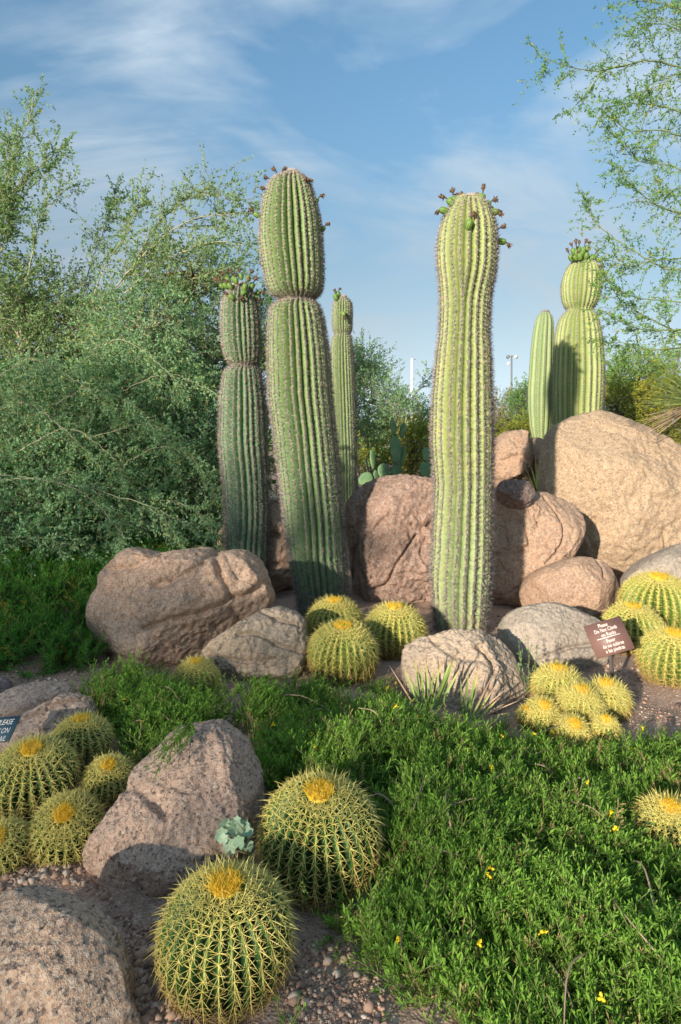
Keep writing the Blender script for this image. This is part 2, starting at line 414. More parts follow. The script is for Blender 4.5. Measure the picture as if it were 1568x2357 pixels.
def rock(name, label, outline, Y0, tilt, front, back, mat, n=48, p=2.6, rough=0.05, seed=0, cracks=(), freq=2.2, cat='boulder', ridge=0.5, inset=0.02, cuts=12, crag=1.0, frac=0.8):
    if n not in _cs: _cs[n] = cube_sphere(n)
    S, Q = _cs[n]
    ol = np.array(outline, float)
    for _ in range(2):   # round the corners
        nx = np.roll(ol, -1, 0); ol = np.stack([ol * 0.75 + nx * 0.25, ol * 0.25 + nx * 0.75], 1).reshape(-1, 2)
    cc = (ol.min(0) + ol.max(0)) / 2
    C = P(cc[0], cc[1], Y0); O = np.array([0, 0, H])
    u = np.array([1.0, 0, 0]); v = np.array([0, math.sin(tilt), math.cos(tilt)]); w = np.array([0, -math.cos(tilt), math.sin(tilt)])
    def toplane(px):
        px = np.asarray(px, float)
        d = np.stack([(px[:, 0] - CX) / F, np.ones(len(px)), (YH - px[:, 1]) / F], 1)
        s = ((C - O) @ w) / (d @ w); q = O + d * s[:, None] - C
        return np.stack([q @ u, q @ v], 1)
    uv = toplane(ol)
    ph = np.arctan2(uv[:, 1], uv[:, 0]); r = np.linalg.norm(uv, axis=1) * (1 - inset)
    o = np.argsort(ph); ph, r = ph[o], r[o]
    phi = np.arctan2(S[:, 1], S[:, 0]); c = np.hypot(S[:, 0], S[:, 1])
    rr = np.interp(phi, np.concatenate([ph - 2 * math.pi, ph, ph + 2 * math.pi]), np.tile(r, 3))
    k = (c ** p + np.abs(S[:, 2]) ** p) ** (-1 / p)
    c1 = c * k; w1 = S[:, 2] * k
    rm = r.mean(); re = rm + (rr - rm) * np.clip(c1, 0, 1) ** 0.8
    U = re * c1 * np.cos(phi); Vv = re * c1 * np.sin(phi); W = np.where(w1 > 0, w1 * front, w1 * back)
    rq = np.random.default_rng(seed + 500)
    qn = np.stack([U / rm, Vv / rm, W / np.where(W > 0, front, back)], 1)
    for _ in range(cuts):
        nn = nrm(rq.normal(size=3)[None])[0]; nn[2] = abs(nn[2]) + 0.35; nn = nn / np.linalg.norm(nn)
        sp_ = qn @ nn; dlim = sp_.max() * (0.80 + 0.14 * rq.random()); ex = np.maximum(0, sp_ - dlim)
        qn = qn - nn * (ex * 0.85)[:, None]
    U, Vv, W = qn[:, 0] * rm, qn[:, 1] * rm, qn[:, 2] * np.where(W > 0, front, back)
    off = Vector((seed * 13.7, seed * 7.3, seed * 3.9))
    disp = np.empty(len(S)); 
    for q in range(len(S)):
        pt = Vector((U[q], Vv[q], W[q])) / rm
        a = mnoise.fractal(pt * freq * 0.8 + off, 0.9, 2.1, 5)
        b = 1 - abs(mnoise.noise(pt * freq * 1.3 + off * 1.7)) * 2
        cgl = mnoise.fractal(pt * freq * 7 + off, 0.7, 2.2, 4)
        rg = mnoise.ridged_multi_fractal(pt * freq * 1.6 + off * 0.6, 0.9, 2.1, 5, 1.0, 2.0)
        vd, vp = mnoise.voronoi(pt * freq * 0.62 + off * 0.3 + Vector((a, b, cgl)) * 0.12)
        fr_ = math.exp(-((vd[1] - vd[0]) / 0.045) ** 2) * (1 if mnoise.noise(pt * 1.7 + off * 2.0) > -0.12 else 0.15)
        a += frac * (0.55 * mnoise.cell(vp[0] * 7.31) - 0.55 * fr_)
        disp[q] = a * 0.75 - max(0, b - 0.72) * ridge * 1.3 + 0.22 * cgl - 0.22 * crag * max(0.0, rg - 1.1)
    dirn = nrm(np.stack([U / rm, Vv / rm, W / max(front, back)], 1))
    dsp = disp * rough * rm
    U = U + dirn[:, 0] * dsp * 0.8; Vv = Vv + dirn[:, 1] * dsp * 0.8; W = W + dirn[:, 2] * dsp * 1.5
    for cr in cracks:
        px, width, depth = cr
        line = curve(np.pad(toplane(px), ((0, 0), (0, 1))), max(8, len(px) * 5))[:, :2]
        jit = np.array([mnoise.noise(Vector((a_ * 9, b_ * 9, seed))) for a_, b_ in zip(U, Vv)]) * width * 0.8
        d = seg_dist(np.stack([U, Vv], 1), line) + jit * 0.6
        g = np.where(W > 0, np.exp(-(np.maximum(d, 0) / width) ** 2), 0) * depth
        W = W - g
    V = u * U[:, None] + v * Vv[:, None] + w * W[:, None]
    ob = MB().add(V, None, Q).obj(name, M[mat], smooth=True, loc=C)
    tag(ob, label, cat)
    return ob

M['r_pink'] = mat_rock('granite_pink', (0.407, 0.257, 0.176), (0.529, 0.342, 0.237), 150, 0.5, (0.132, 0.105, 0.0817), 0.45, (0.489, 0.237, 0.13), 1.0, pale=(0.631, 0.532, 0.408))
M['r_brown'] = mat_rock('granite_brown', (0.264, 0.158, 0.114), (0.37, 0.229, 0.163), 130, 0.38, (0.0748, 0.0528, 0.044), 0.75, (0.405, 0.211, 0.123), 2.0, pale=(0.546, 0.493, 0.44))
M['r_tan'] = mat_rock('granite_tan', (0.368, 0.248, 0.152), (0.48, 0.336, 0.216), 140, 0.5, (0.176, 0.112, 0.072), 0.35, (0.416, 0.24, 0.12), 3.0, pale=(0.576, 0.48, 0.352))
M['r_orange'] = mat_rock('granite_orange', (0.361, 0.221, 0.143), (0.426, 0.279, 0.18), 130, 0.36, (0.0984, 0.0697, 0.0615), 0.65, (0.451, 0.221, 0.115), 4.0, pale=(0.508, 0.459, 0.41))
M['r_pale'] = mat_rock('granite_pale', (0.336, 0.266, 0.203), (0.42, 0.357, 0.287), 150, 0.38, (0.14, 0.112, 0.091), 0.3, (0.385, 0.266, 0.175), 5.0, pale=(0.434, 0.392, 0.35))
M['r_grey'] = mat_rock('granite_grey', (0.366, 0.272, 0.195), (0.483, 0.377, 0.28), 140, 0.5, (0.134, 0.0906, 0.065), 0.5, (0.4, 0.249, 0.143), 6.0, pale=(0.516, 0.424, 0.325))
M['r_dark'] = mat_rock('dark_stone', (0.16, 0.10, 0.085), (0.22, 0.15, 0.125), 120, 0.25, (0.06, 0.045, 0.04), 0.7, (0.22, 0.13, 0.1), 7.0)
M['r_near'] = mat_rock('granite_coarse', (0.408, 0.264, 0.198), (0.531, 0.361, 0.273), 210, 0.75, (0.122, 0.0882, 0.0721), 0.3, (0.429, 0.211, 0.129), 8.0, dark=(0.0613, 0.0485, 0.0456), pale=(0.633, 0.495, 0.379))
M['r_coarse'] = mat_rock('granite_very_coarse', (0.425, 0.263, 0.172), (0.546, 0.382, 0.273), 170, 0.85, (0.141, 0.1, 0.0782), 0.25, (0.506, 0.228, 0.109), 9.0, dark=(0.0506, 0.05, 0.0548), pale=(0.628, 0.51, 0.391))
M['r_slab'] = mat_rock('granite_slab', (0.384, 0.253, 0.193), (0.519, 0.371, 0.285), 120, 0.5, (0.0677, 0.0536, 0.0545), 0.7, (0.474, 0.253, 0.168), 10.0, pale=(0.7, 0.546, 0.419))
M['r_purple'] = mat_rock('purple_stone', (0.20, 0.15, 0.16), (0.28, 0.21, 0.22), 120, 0.3, (0.1, 0.08, 0.09), 0.4, (0.28, 0.18, 0.16), 11.0)

rock('boulder', 'large rounded pinkish granite boulder at the foot of the leftmost saguaro',
     [(193,1450),(200,1400),(225,1350),(245,1310),(275,1290),(300,1265),(340,1260),(385,1276),(430,1265),(490,1254),(520,1268),(560,1260),(595,1280),(615,1310),(632,1345),(638,1380),(620,1410),(580,1450),(540,1500),(480,1540),(400,1558),(300,1555),(240,1548),(210,1520),(197,1480)],
     4.95, 0.25, 0.55, 0.55, 'r_pink', 88, 2.7, 0.075, 1,
     [([(507,1272),(530,1330),(545,1377),(500,1405),(440,1420),(375,1440)], 0.02, 0.06), ([(210,1514),(300,1502),(370,1514),(430,1530)], 0.018, 0.05),
      ([(390,1355),(470,1325),(507,1282)], 0.028, 0.05), ([(270,1316),(345,1310),(385,1280)], 0.025, 0.035), ([(545,1375),(575,1372),(618,1345)], 0.022, 0.06), ([(545,1400),(560,1430),(545,1470)], 0.02, 0.05)], frac=0.2, crag=0.45)
rock('boulder', 'low weathered grey-tan rock leaning against the large pinkish boulder',
     [(430,1545),(470,1500),(520,1470),(560,1440),(600,1405),(640,1394),(685,1400),(705,1430),(712,1480),(708,1530),(690,1565),(600,1580),(500,1570)],
     4.5, 0.5, 0.30, 0.3, 'r_grey', 60, 2.8, 0.085, 2,
     [([(560,1480),(600,1478),(650,1500),(700,1510)], 0.012, 0.04), ([(600,1410),(640,1440),(690,1450)], 0.012, 0.035), ([(500,1520),(570,1535),(640,1530)], 0.012, 0.03)])
rock('boulder', 'pinkish rock behind the base of the leftmost saguaro',
     [(500,1230),(515,1200),(560,1175),(610,1150),(660,1143),(700,1160),(720,1250),(715,1330),(640,1370),(560,1360),(505,1290)],
     7.0, 0.1, 0.40, 0.5, 'r_pink', 48, 2.7, 0.07, 3, [([(540,1240),(600,1225),(690,1235)], 0.025, 0.06), ([(600,1300),(650,1290),(710,1300)], 0.02, 0.05)])
rock('boulder', 'big dark brown boulder between the two tallest saguaros',
     [(792,1180),(800,1140),(840,1110),(880,1098),(930,1092),(985,1098),(1040,1108),(1080,1130),(1095,1250),(1085,1390),(960,1408),(860,1408),(815,1390),(805,1340),(798,1280)],
     6.6, 0.1, 0.42, 0.6, 'r_brown', 84, 3.0, 0.085, 4,
     [([(950,1229),(925,1262),(904,1294),(886,1334),(856,1346)], 0.012, 0.06), ([(972,1235),(960,1270),(978,1300)], 0.010, 0.05), ([(860,1120),(830,1170),(820,1230),(812,1330)], 0.018, 0.05), ([(890,1180),(860,1220),(850,1290)], 0.02, 0.03)])
rock('boulder', 'orange-brown cracked boulder behind the tallest right-hand saguaro',
     [(1105,1125),(1150,1122),(1200,1130),(1245,1128),(1290,1140),(1325,1165),(1340,1195),(1336,1230),(1312,1270),(1280,1320),(1240,1390),(1170,1412),(1115,1400),(1095,1300)],
     6.45, 0.12, 0.42, 0.5, 'r_orange', 76, 2.9, 0.06, 5,
     [([(1236,1145),(1262,1188),(1269,1225),(1256,1258),(1228,1290)], 0.008, 0.06), ([(1180,1200),(1200,1260)], 0.02, 0.03)])
rock('flat_stone', 'small dark flat stone resting on top of the cracked boulder',
     [(1138,1128),(1152,1110),(1190,1106),(1226,1118),(1235,1135),(1227,1156),(1200,1162),(1165,1150)], 6.15, 0.65, 0.10, 0.16, 'r_dark', 40, 3.8, 0.12, 6, cat='stone')
rock('boulder', 'huge sunlit tan boulder, tallest of all, at the right side',
     [(1247,1140),(1250,1060),(1262,990),(1280,965),(1330,950),(1380,940),(1420,945),(1470,970),(1520,1000),(1570,1040),(1625,1120),(1650,1250),(1620,1340),(1500,1370),(1420,1360),(1350,1330),(1330,1280),(1310,1210),(1275,1160)],
     7.3, 0.15, 0.55, 0.8, 'r_tan', 88, 2.8, 0.055, 7,
     [([(1484,1222),(1490,1250),(1497,1283)], 0.012, 0.05), ([(1340,1195),(1335,1230),(1345,1262)], 0.02, 0.05), ([(1540,1180),(1560,1200),(1590,1190)], 0.015, 0.04)], frac=0.25)
rock('boulder', 'rounded orange boulder with dark stains, in front of the huge tan one',
     [(1193,1375),(1203,1332),(1240,1305),(1290,1287),(1330,1277),(1372,1286),(1406,1310),(1428,1345),(1428,1395),(1385,1430),(1300,1440),(1225,1425)],
     5.95, 0.3, 0.36, 0.4, 'r_orange', 60, 2.5, 0.055, 8, [([(1360,1288),(1368,1312),(1366,1335)], 0.014, 0.05)], frac=0.35)
rock('boulder', 'pale smooth boulder at the right edge above the barrel cacti',
     [(1428,1350),(1450,1310),(1500,1275),(1560,1248),(1630,1245),(1670,1300),(1660,1400),(1560,1430),(1465,1415)], 5.9, 0.25, 0.35, 0.4, 'r_pale', 52, 2.5, 0.05, 9, frac=0.2)
rock('boulder', 'smooth pale boulder just left of the brown sign',
     [(1140,1455),(1153,1420),(1190,1395),(1240,1387),(1300,1393),(1352,1412),(1388,1440),(1398,1500),(1388,1556),(1320,1575),(1240,1570),(1180,1530)],
     4.8, 0.45, 0.30, 0.35, 'r_pale', 64, 2.5, 0.05, 10, [([(1235,1520),(1285,1502),(1350,1492),(1385,1495)], 0.014, 0.035)], frac=0.25)
rock('boulder', 'rough light grey rock behind the sword-leaved yucca',
     [(918,1500),(945,1474),(1000,1454),(1060,1449),(1112,1449),(1152,1465),(1187,1500),(1207,1560),(1214,1615),(1185,1665),(1100,1675),(1020,1660),(950,1620),(922,1550)],
     4.15, 0.45, 0.30, 0.35, 'r_grey', 72, 2.8, 0.085, 11, [([(1090,1500),(1120,1540),(1110,1590)], 0.02, 0.04), ([(990,1480),(1030,1520),(1090,1530)], 0.018, 0.03)])
rock('boulder', 'upright pink rock behind the tallest right-hand saguaro, left of a crack',
     [(1120,1050),(1140,1010),(1160,992),(1190,986),(1215,992),(1224,1025),(1216,1085),(1202,1130),(1120,1130)], 8.2, 0.05, 0.35, 0.4, 'r_orange', 40, 2.8, 0.08, 12, [([(1150,1060),(1180,1050),(1200,1070)], 0.03, 0.04)])
rock('boulder', 'narrow pink rock below the smooth columnar cactus',
     [(1212,1015),(1228,1003),(1250,1008),(1268,1060),(1262,1125),(1208,1130),(1204,1060)], 8.3, 0.05, 0.3, 0.4, 'r_orange', 32, 2.8, 0.08, 13)
rock('slab', 'pale flat slab with dark streaks at the left edge',
     [(-60,1640),(0,1602),(50,1586),(110,1572),(160,1574),(187,1592),(165,1612),(100,1642),(40,1664),(-30,1676)], 3.75, 1.0, 0.09, 0.2, 'r_slab', 44, 2.8, 0.07, 14, cat='rock')
rock('slab', 'darker streaked slab above the left cluster of barrel cacti',
     [(-30,1730),(20,1682),(70,1640),(130,1610),(180,1595),(217,1605),(230,1632),(190,1675),(130,1715),(60,1745)], 3.4, 0.95, 0.10, 0.2, 'r_slab', 48, 2.8, 0.08, 15, [([(40,1680),(110,1650),(190,1620)], 0.014, 0.04)], cat='rock')
rock('stone', 'small purplish stone at the left edge on bare soil',
     [(-30,1606),(-24,1568),(0,1554),(18,1560),(23,1580),(12,1604)], 4.15, 0.4, 0.08, 0.1, 'r_purple', 20, 2.8, 0.08, 16, cat='stone')
rock('boulder', 'long speckled granite boulder lying in the foreground beside two barrel cacti',
     [(183,2005),(198,1960),(245,1900),(300,1830),(315,1780),(360,1740),(400,1690),(445,1660),(510,1653),(562,1675),(602,1720),(612,1760),(607,1830),(588,1900),(560,1990),(500,2060),(420,2120),(350,2152),(290,2142),(220,2085),(188,2040)],
     2.52, 0.80, 0.20, 0.4, 'r_near', 88, 3.0, 0.075, 17, [([(300,1835),(345,1850),(400,1900)], 0.02, 0.03), ([(470,1700),(500,1800),(470,1900),(430,1960)], 0.05, 0.02), ([(520,1990),(430,2070),(300,2110)], 0.02, 0.02)], inset=0.04, cuts=4, frac=0.3, crag=0.8)
rock('boulder', 'coarse speckled boulder filling the bottom left corner',
     [(-110,2120),(0,2072),(60,2046),(120,2034),(170,2060),(232,2086),(272,2112),(288,2150),(307,2200),(314,2240),(305,2280),(335,2350),(345,2420),(150,2480),(-120,2460),(-170,2250)],
     1.82, 0.95, 0.16, 0.3, 'r_coarse', 80, 3.2, 0.05, 18, [], inset=0.05, frac=0.1, crag=0.35)

# ------------------------------------------------------------------ saguaros
def ribbed_column(prof, Y, zbase, nr, births, depth, dome=0.45, wob=0.04, seed=0, rings=280, waist=()):
    """returns rings: z, xc, R, rib angles and weights, plus mesh arrays; local origin at the base on the axis"""
    pr = np.array(prof, float)
    z = H + (YH - pr[:, 0]) * Y / F; xc = ((pr[:, 1] + pr[:, 2]) / 2 - CX) * Y / F; R = (pr[:, 2] - pr[:, 1]) / 2 * Y / F
    o = np.argsort(z); z, xc, R = z[o], xc[o], R[o]
    zt = z[-1]
    zs = np.linspace(zbase, zt, rings)
    dz = zs[1] - zs[0]
    xi = np.interp(zs, z, xc); Ri = np.interp(zs, z, R)
    k = np.exp(-np.linspace(-1.6, 1.6, 7) ** 2); k /= k.sum()
    def sm(a):
        p = np.concatenate([np.repeat(a[0], 3), a, a[-1] + (a[-1] - a[-2]) * np.arange(1, 4)]); return np.convolve(p, k, 'valid')
    xi, Ri = sm(xi), sm(Ri)
    for yw, dp in waist: Ri = Ri * (1 - dp * np.exp(-((zs - (H + (YH - yw) * Y / F)) / 0.034) ** 2))
    rd = np.random.default_rng(seed)
    ang = np.linspace(0, 1, 9)[1:] * math.pi / 2
    zs2 = np.concatenate([zs, zt + Ri[-1] * dome * np.sin(ang)]); Ri2 = np.concatenate([Ri, Ri[-1] * np.maximum(np.cos(ang), 0.02)]); xi2 = np.concatenate([xi, np.full(8, xi[-1])])
    zb = np.full(nr, -10.0); sp = rd.choice(nr, len(births), replace=False) if len(births) else []
    for q, b in zip(sp, births): zb[q] = b
    Wt = sstep((zs2[:, None] - zb[None, :]) / 0.4) * (1 + 0.25 * (rd.random(nr) - 0.5))[None, :] + 1e-4
    g = Wt / Wt.sum(1, keepdims=True) * 2 * math.pi
    st = np.cumsum(g, 1) - g + (rd.random() * 6.28) + wob * np.sin(zs2 * 1.1 + seed)[:, None]
    mid = st + g * 0.5; st = st - ((mid - mid[-1:]) * Wt).sum(1, keepdims=True) / Wt.sum(1, keepdims=True) * 0.9
    return dict(z=zs2, xc=xi2, R=Ri2, g=g, st=st, zb=zb, nr=nr, depth=depth, zt=zt)
US = np.array([0.0, 0.12, 0.25, 0.37, 0.46, 0.5, 0.54, 0.63, 0.75, 0.88])
def saguaro(name, label, prof, Y, zbase, nr, births, skin, seed, depth=0.17, spine=(0.032, 0.028, 0.052), nsp=15, dome=0.45, fruits=(), conv=None, sprad=0.0018, rib_bump=0.0, cat='cactus', crown_tint=0.95, group=None, waist=()):
    c = ribbed_column(prof, Y, zbase, nr, births, depth, dome, seed=seed, waist=waist)
    base = np.array([c['xc'][0], Y, zbase])
    root = thing(name, base, label, cat, group)
    z, R, g, st, xc = c['z'], c['R'], c['g'], c['st'], c['xc']
    m = len(z)
    th = st[:, :, None] + g[:, :, None] * US
    full = 2 * math.pi / nr
    dep = depth * np.minimum(1.25, (g / full) ** 0.8)
    pf = 1 - np.abs(np.cos(math.pi * US))
    pf = pf * 0.85 + 0.15 * np.sin(math.pi * US) ** 2
    rr = R[:, None, None] * (1 - dep[:, :, None] * pf)
    if rib_bump:
        rr = rr + (rib_bump * R[:, None, None] * np.maximum(0, 1 - pf * 3) * (0.5 + 0.5 * np.sin(z[:, None, None] * 2 * math.pi / 0.030)))
    nz = np.array([[mnoise.noise(Vector((math.cos(a) * 1.2, math.sin(a) * 1.2, zz * 2.0 + seed))) for a in np.linspace(0, 6.28, 13)[:-1]] for zz in z])
    lum = np.take_along_axis(nz, (((th.reshape(m, -1) % 6.2832) / 6.2832 * 12).astype(int)) % 12, 1).reshape(th.shape) * 0.0
    rr = rr * (1 + lum)
    V = np.stack([xc[:, None, None] + rr * np.cos(th) - base[0], rr * np.sin(th), np.broadcast_to(z[:, None, None] - zbase, th.shape)], -1).reshape(-1, 3)
    w = nr * len(US)
    i = np.arange(m - 1)[:, None] * w; j = np.arange(w)[None, :]; j2 = (j + 1) % w
    Q = np.stack([i + j, i + j2, i + w + j2, i + w + j], -1).reshape(-1, 4)
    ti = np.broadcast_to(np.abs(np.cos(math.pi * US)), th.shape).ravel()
    T = [[(m - 1) * w + k, (m - 1) * w + (k + 1) % w, m * w] for k in range(w)]
    V = np.concatenate([V, [[xc[-1] - base[0], 0, z[-1] - zbase + 0.001]]]); ti = np.append(ti, 1)
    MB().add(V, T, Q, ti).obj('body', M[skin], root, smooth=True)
    # spines along the ribs
    s_step, L_lo, L_hi = spine
    mb = MB(); PP = []; NN = []; ZZ = []
    # arc length along the profile
    arc = np.concatenate([[0], np.cumsum(np.hypot(np.diff(z), np.diff(R)))])
    dR = np.gradient(R, arc); dZ = np.gradient(z, arc)
    for q in range(nr):
        a = np.arange(0.01 + rng.random() * s_step, arc[-1] - 0.02, s_step)
        a = a + rng.normal(size=len(a)) * s_step * 0.1
        zz = np.interp(a, arc, z)
        keep = zz > c['zb'][q] + 0.08
        a = a[keep]; zz = zz[keep]
        th_ = np.interp(a, arc, st[:, q]); RR = np.interp(a, arc, R); xx = np.interp(a, arc, xc)
        nr_, nz_ = np.interp(a, arc, dZ), -np.interp(a, arc, dR)
        PP.append(np.stack([xx + RR * np.cos(th_) - base[0], RR * np.sin(th_), zz - zbase], 1))
        NN.append(nrm(np.stack([nr_ * np.cos(th_), nr_ * np.sin(th_), nz_], 1))); ZZ.append(zz)
    PP = np.concatenate(PP); NN = np.concatenate(NN); ZZ = np.concatenate(ZZ)
    front = NN[:, 1] < 0.6
    PP, NN, ZZ = PP[front], NN[front], ZZ[front]
    hfrac = (ZZ - zbase) / (c['zt'] - zbase)
    # woolly pads the spines grow from
    A, B = frame(NN); r0 = 0.008 * (1 + 0.3 * rng.random(len(PP)))[:, None]
    Vp = np.stack([PP + A * r0, PP + B * r0 * 1.3, PP - A * r0, PP - B * r0 * 1.3, PP + NN * 0.006], 1).reshape(-1, 3)
    bI = np.arange(len(PP))[:, None] * 5
    mb.add(Vp, np.concatenate([bI + x for x in ([0, 1, 4], [1, 2, 4], [2, 3, 4], [3, 0, 4])]), None, np.repeat(0.15 + 0.35 * hfrac ** 3, 5))
    for q in range(nsp):
        tang = rng.normal(size=PP.shape); tang -= NN * (tang * NN).sum(1, keepdims=True); tang = nrm(tang)
        out = 0.15 + 0.75 * rng.random(len(PP)) if q > 1 else 0.8 + 0.2 * rng.random(len(PP))
        D = nrm(NN * out[:, None] + tang * (1.05 - out * 0.6)[:, None] + np.array([0, 0, -0.12]))
        L = (L_lo + (L_hi - L_lo) * (1 - hfrac) ** 0.8) * (0.6 + 0.7 * rng.random(len(PP)))
        spikes(mb, PP + NN * 0.002, D, L, sprad, np.clip(0.42 + 0.2 * hfrac + 0.26 * rng.normal(size=len(PP)), 0, 1))
    # felted cap
    K = 420
    rho = np.sqrt(rng.random(K)) * R[-9] * 0.8; a = rng.random(K) * 6.283
    zc = np.interp(rho, R[-9:][::-1], z[-9:][::-1])
    Pc = np.stack([xc[-1] + rho * np.cos(a) - base[0], rho * np.sin(a), zc - zbase], 1)
    D = nrm(np.stack([np.cos(a) * rho / R[-9], np.sin(a) * rho / R[-9], np.full(K, 0.8)], 1) + rng.normal(size=(K, 3)) * 0.35)
    spikes(mb, Pc, D, 0.02 + 0.014 * rng.random(K), 0.0013, np.clip(crown_tint + 0.12 * rng.normal(size=K), 0, 1))
    tag(mb.obj('spines', M['spine_grey'], root), kind='stuff')
    # fruits and dried flowers
    for fr in fruits:
        make_fruit(root, base, fr, Y)
    return root, c
def make_fruit(root, base, fr, Y):
    """fr = (fruit x, y, flower tip x, y, depth toward the viewer, size factor, ripeness); size 0 = flower only"""
    fx, fy, tx, ty, dd, sz, ripe = fr
    Yf = Y - dd
    c = P(fx, fy, Yf) - base; tip = P(tx, ty, Yf) - base if tx else None
    ax0 = base * 0
    top_c = c
    if tip is not None: axis = nrm((tip - c)[None])[0]
    else: axis = nrm((c - np.array([0, 0, c[2] - 0.12]))[None])[0]
    # fruits stand outward from the stem
    out = nrm(np.array([[c[0], -dd * 0.6, 0.25]]))[0]
    fa = nrm((axis * 0.6 + out * 0.4)[None])[0]
    parent = root
    if sz > 0:
        L, r = 0.046 * sz, 0.029 * sz
        t = np.linspace(-1, 1, 11); prof = r * np.sqrt(np.maximum(0, 1 - t ** 2)) ** 0.85 * (1 + 0.12 * t)
        ns = 20; a = np.arange(ns) / ns * 6.2832
        A, B = frame(fa[None]); rib = 1 + 0.07 * np.cos(a * 8)
        V = (c + fa * (t * L)[:, None])[:, None, :] + (prof[:, None] * rib[None, :])[:, :, None] * (A[0] * np.cos(a)[:, None] + B[0] * np.sin(a)[:, None])[None]
        i = np.arange(10)[:, None] * ns; j = np.arange(ns)[None, :]; j2 = (j + 1) % ns
        Q = np.stack([i + j, i + j2, i + ns + j2, i + ns + j], -1).reshape(-1, 4)
        tn = np.clip(0.45 + 0.3 * np.cos(a * 8)[None, :] * np.ones((11, 1)) + (ripe * (t[:, None] + 1) * 0.3), 0, 1).ravel()
        fo = MB().add(V.reshape(-1, 3) - c, None, Q, tn).obj('fruit', M['fruit'], root, smooth=True, loc=c)
        parent = fo; loc0 = c
    else:
        loc0 = np.zeros(3)
    if tip is not None:
        s = c + fa * 0.03 * sz if sz > 0 else c
        mid = (s + tip) / 2 + np.array([0, -0.004, 0.004])
        pts = curve([s, mid, tip], 8)
        rad = np.array([0.006, 0.005, 0.005, 0.006, 0.010, 0.016, 0.018, 0.010])
        mb = MB(); tube(mb, pts, rad, 7, np.repeat(np.linspace(0.3, 0.8, 8), 7).tolist() + [0.9, 0.2])
        d = nrm((pts[-1] - pts[-3])[None]); K = 16
        D = nrm(d + rng.normal(size=(K, 3)) * 0.7); A, B = frame(D)
        leaves(mb, np.repeat(pts[-2:-1], K, 0) + rng.normal(size=(K, 3)) * 0.004, D, A, 0.026 + 0.012 * rng.random(K), 0.012, rng.random(K))
        mb.obj('dried_flower', M['dry_flower'], parent, offset=loc0)

A_prof = [(404,652,694),(412,630,706),(428,617,716),(460,608,727),(508,600,738),(556,599,742),(604,605,744),(652,614,744),(672,622,739),(684,635,732),(690,641,729),(697,635,732),(706,627,736),(716,622,740),(740,620,746),(814,618,757),(914,621,764),(1014,634,774),(1114,647,783),(1214,658,790),(1300,672,796),(1395,690,797),(1420,692,797)]
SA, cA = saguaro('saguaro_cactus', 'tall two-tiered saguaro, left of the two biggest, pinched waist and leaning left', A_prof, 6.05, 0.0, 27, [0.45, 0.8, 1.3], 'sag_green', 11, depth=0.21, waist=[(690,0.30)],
    fruits=[(641,402,629,388,0.05,0,0),(648,399,656,387,0.05,0,0),(622,412,611,409,0.05,0,0),(617,436,604,433,0.05,0,0),(706,418,715,414,0.1,0,0),(699,415,704,411,0.15,0,0),(730,461,742,449,0.05,0.55,0),(744,527,754,515,0.03,0.7,0),(592,495,579,482,0.0,0.85,0)], rib_bump=0.0)
D_prof = [(470,1040,1118),(480,1032,1124),(497,1023,1132),(520,1015,1139),(552,1009,1143),(584,1007,1143),(616,1009,1141),(648,1013,1135),(680,1015,1129),(728,1015,1126),(776,1012,1125),(814,1007,1128),(914,998,1131),(1014,995,1133),(1114,1003,1131),(1214,999,1129),(1314,995,1128),(1400,1000,1122),(1454,1007,1116),(1480,1009,1114)]
def zD(x, y): return 972.3 + x * 0.16, 407.7 + y * 0.16
dl = [((315,480),(210,510),0.05,1,0),((415,365),(275,280),0.05,1.05,0),((490,325),(497,258),-0.08,0.85,0),((450,330),(432,185),-0.05,0.8,0),((600,305),(570,240),-0.05,1,0),((755,300),(785,245),-0.06,1,0),((850,310),(877,130),0.0,1.05,0),((920,400),(1050,325),0.05,1,0),((1010,505),(1130,545),0.05,1.05,0.2),((960,455),(1110,500),-0.05,0.9,0),((670,680),(742,520),0.25,1.0,0.1),((1080,755),(1170,710),0.0,0,0),((1135,925),(1250,985),0.0,0.95,0),((650,260),(690,320),0.08,0,0),((690,330),(760,340),0.08,0,0)]
SD, cD = saguaro('saguaro_cactus', 'tall yellow-green saguaro, right of the two biggest, fully in sunlight', D_prof, 5.42, -0.02, 21, [0.35, 0.85, 2.65], 'sag_yellow', 5, depth=0.19, dome=0.40,
    spine=(0.033, 0.032, 0.058), nsp=15, fruits=[(*zD(*a), *zD(*b), d, s, r) for a, b, d, s, r in dl])
B_prof = [(662,533,573),(675,523,585),(694,514,592),(739,510,598),(789,513,600),(815,519,598),(832,525,596),(841,528,594),(850,523,596),(859,517,599),(914,510,608),(1014,507,613),(1114,517,615),(1214,523,617),(1289,525,615),(1390,530,612)]
def zB(x, y): return x * 0.5, 313.7 + y * 0.5
bl = [((1040,688),(1003,656),0.1,1,0),((1050,660),(1018,630),0.0,1,0),((1080,660),(1062,620),0.05,1.1,0),((1110,645),(1102,616),-0.05,1,0),((1128,695),(1150,655),0.16,1.1,0),((1160,690),(1182,652),0.1,1.1,0),((1067,740),(1040,722),0.2,1,0),((1125,720),(1110,750),0.2,0.9,0),((1142,655),(1160,622),-0.05,1,0),((1185,722),(1216,718),0.02,0.9,0),((1175,742),(1197,752),0.05,0.8,0),((1022,690),(990,652),0.0,0.9,0),((1088,665),(1086,640),0.15,0.9,0),((1060,690),(1045,665),0.15,1.0,0)]
SB, cB = saguaro('saguaro_cactus', 'shaded blue-green saguaro with a waist and fruit crown, leftmost of the saguaros', B_prof, 6.6, 0.0, 23, [0.5, 1.2], 'sag_dark', 23, depth=0.2, waist=[(841,0.24)], spine=(0.033, 0.034, 0.056), nsp=14, fruits=[(*zB(*a), *zB(*b), d, s * 0.85, r) for a, b, d, s, r in bl])
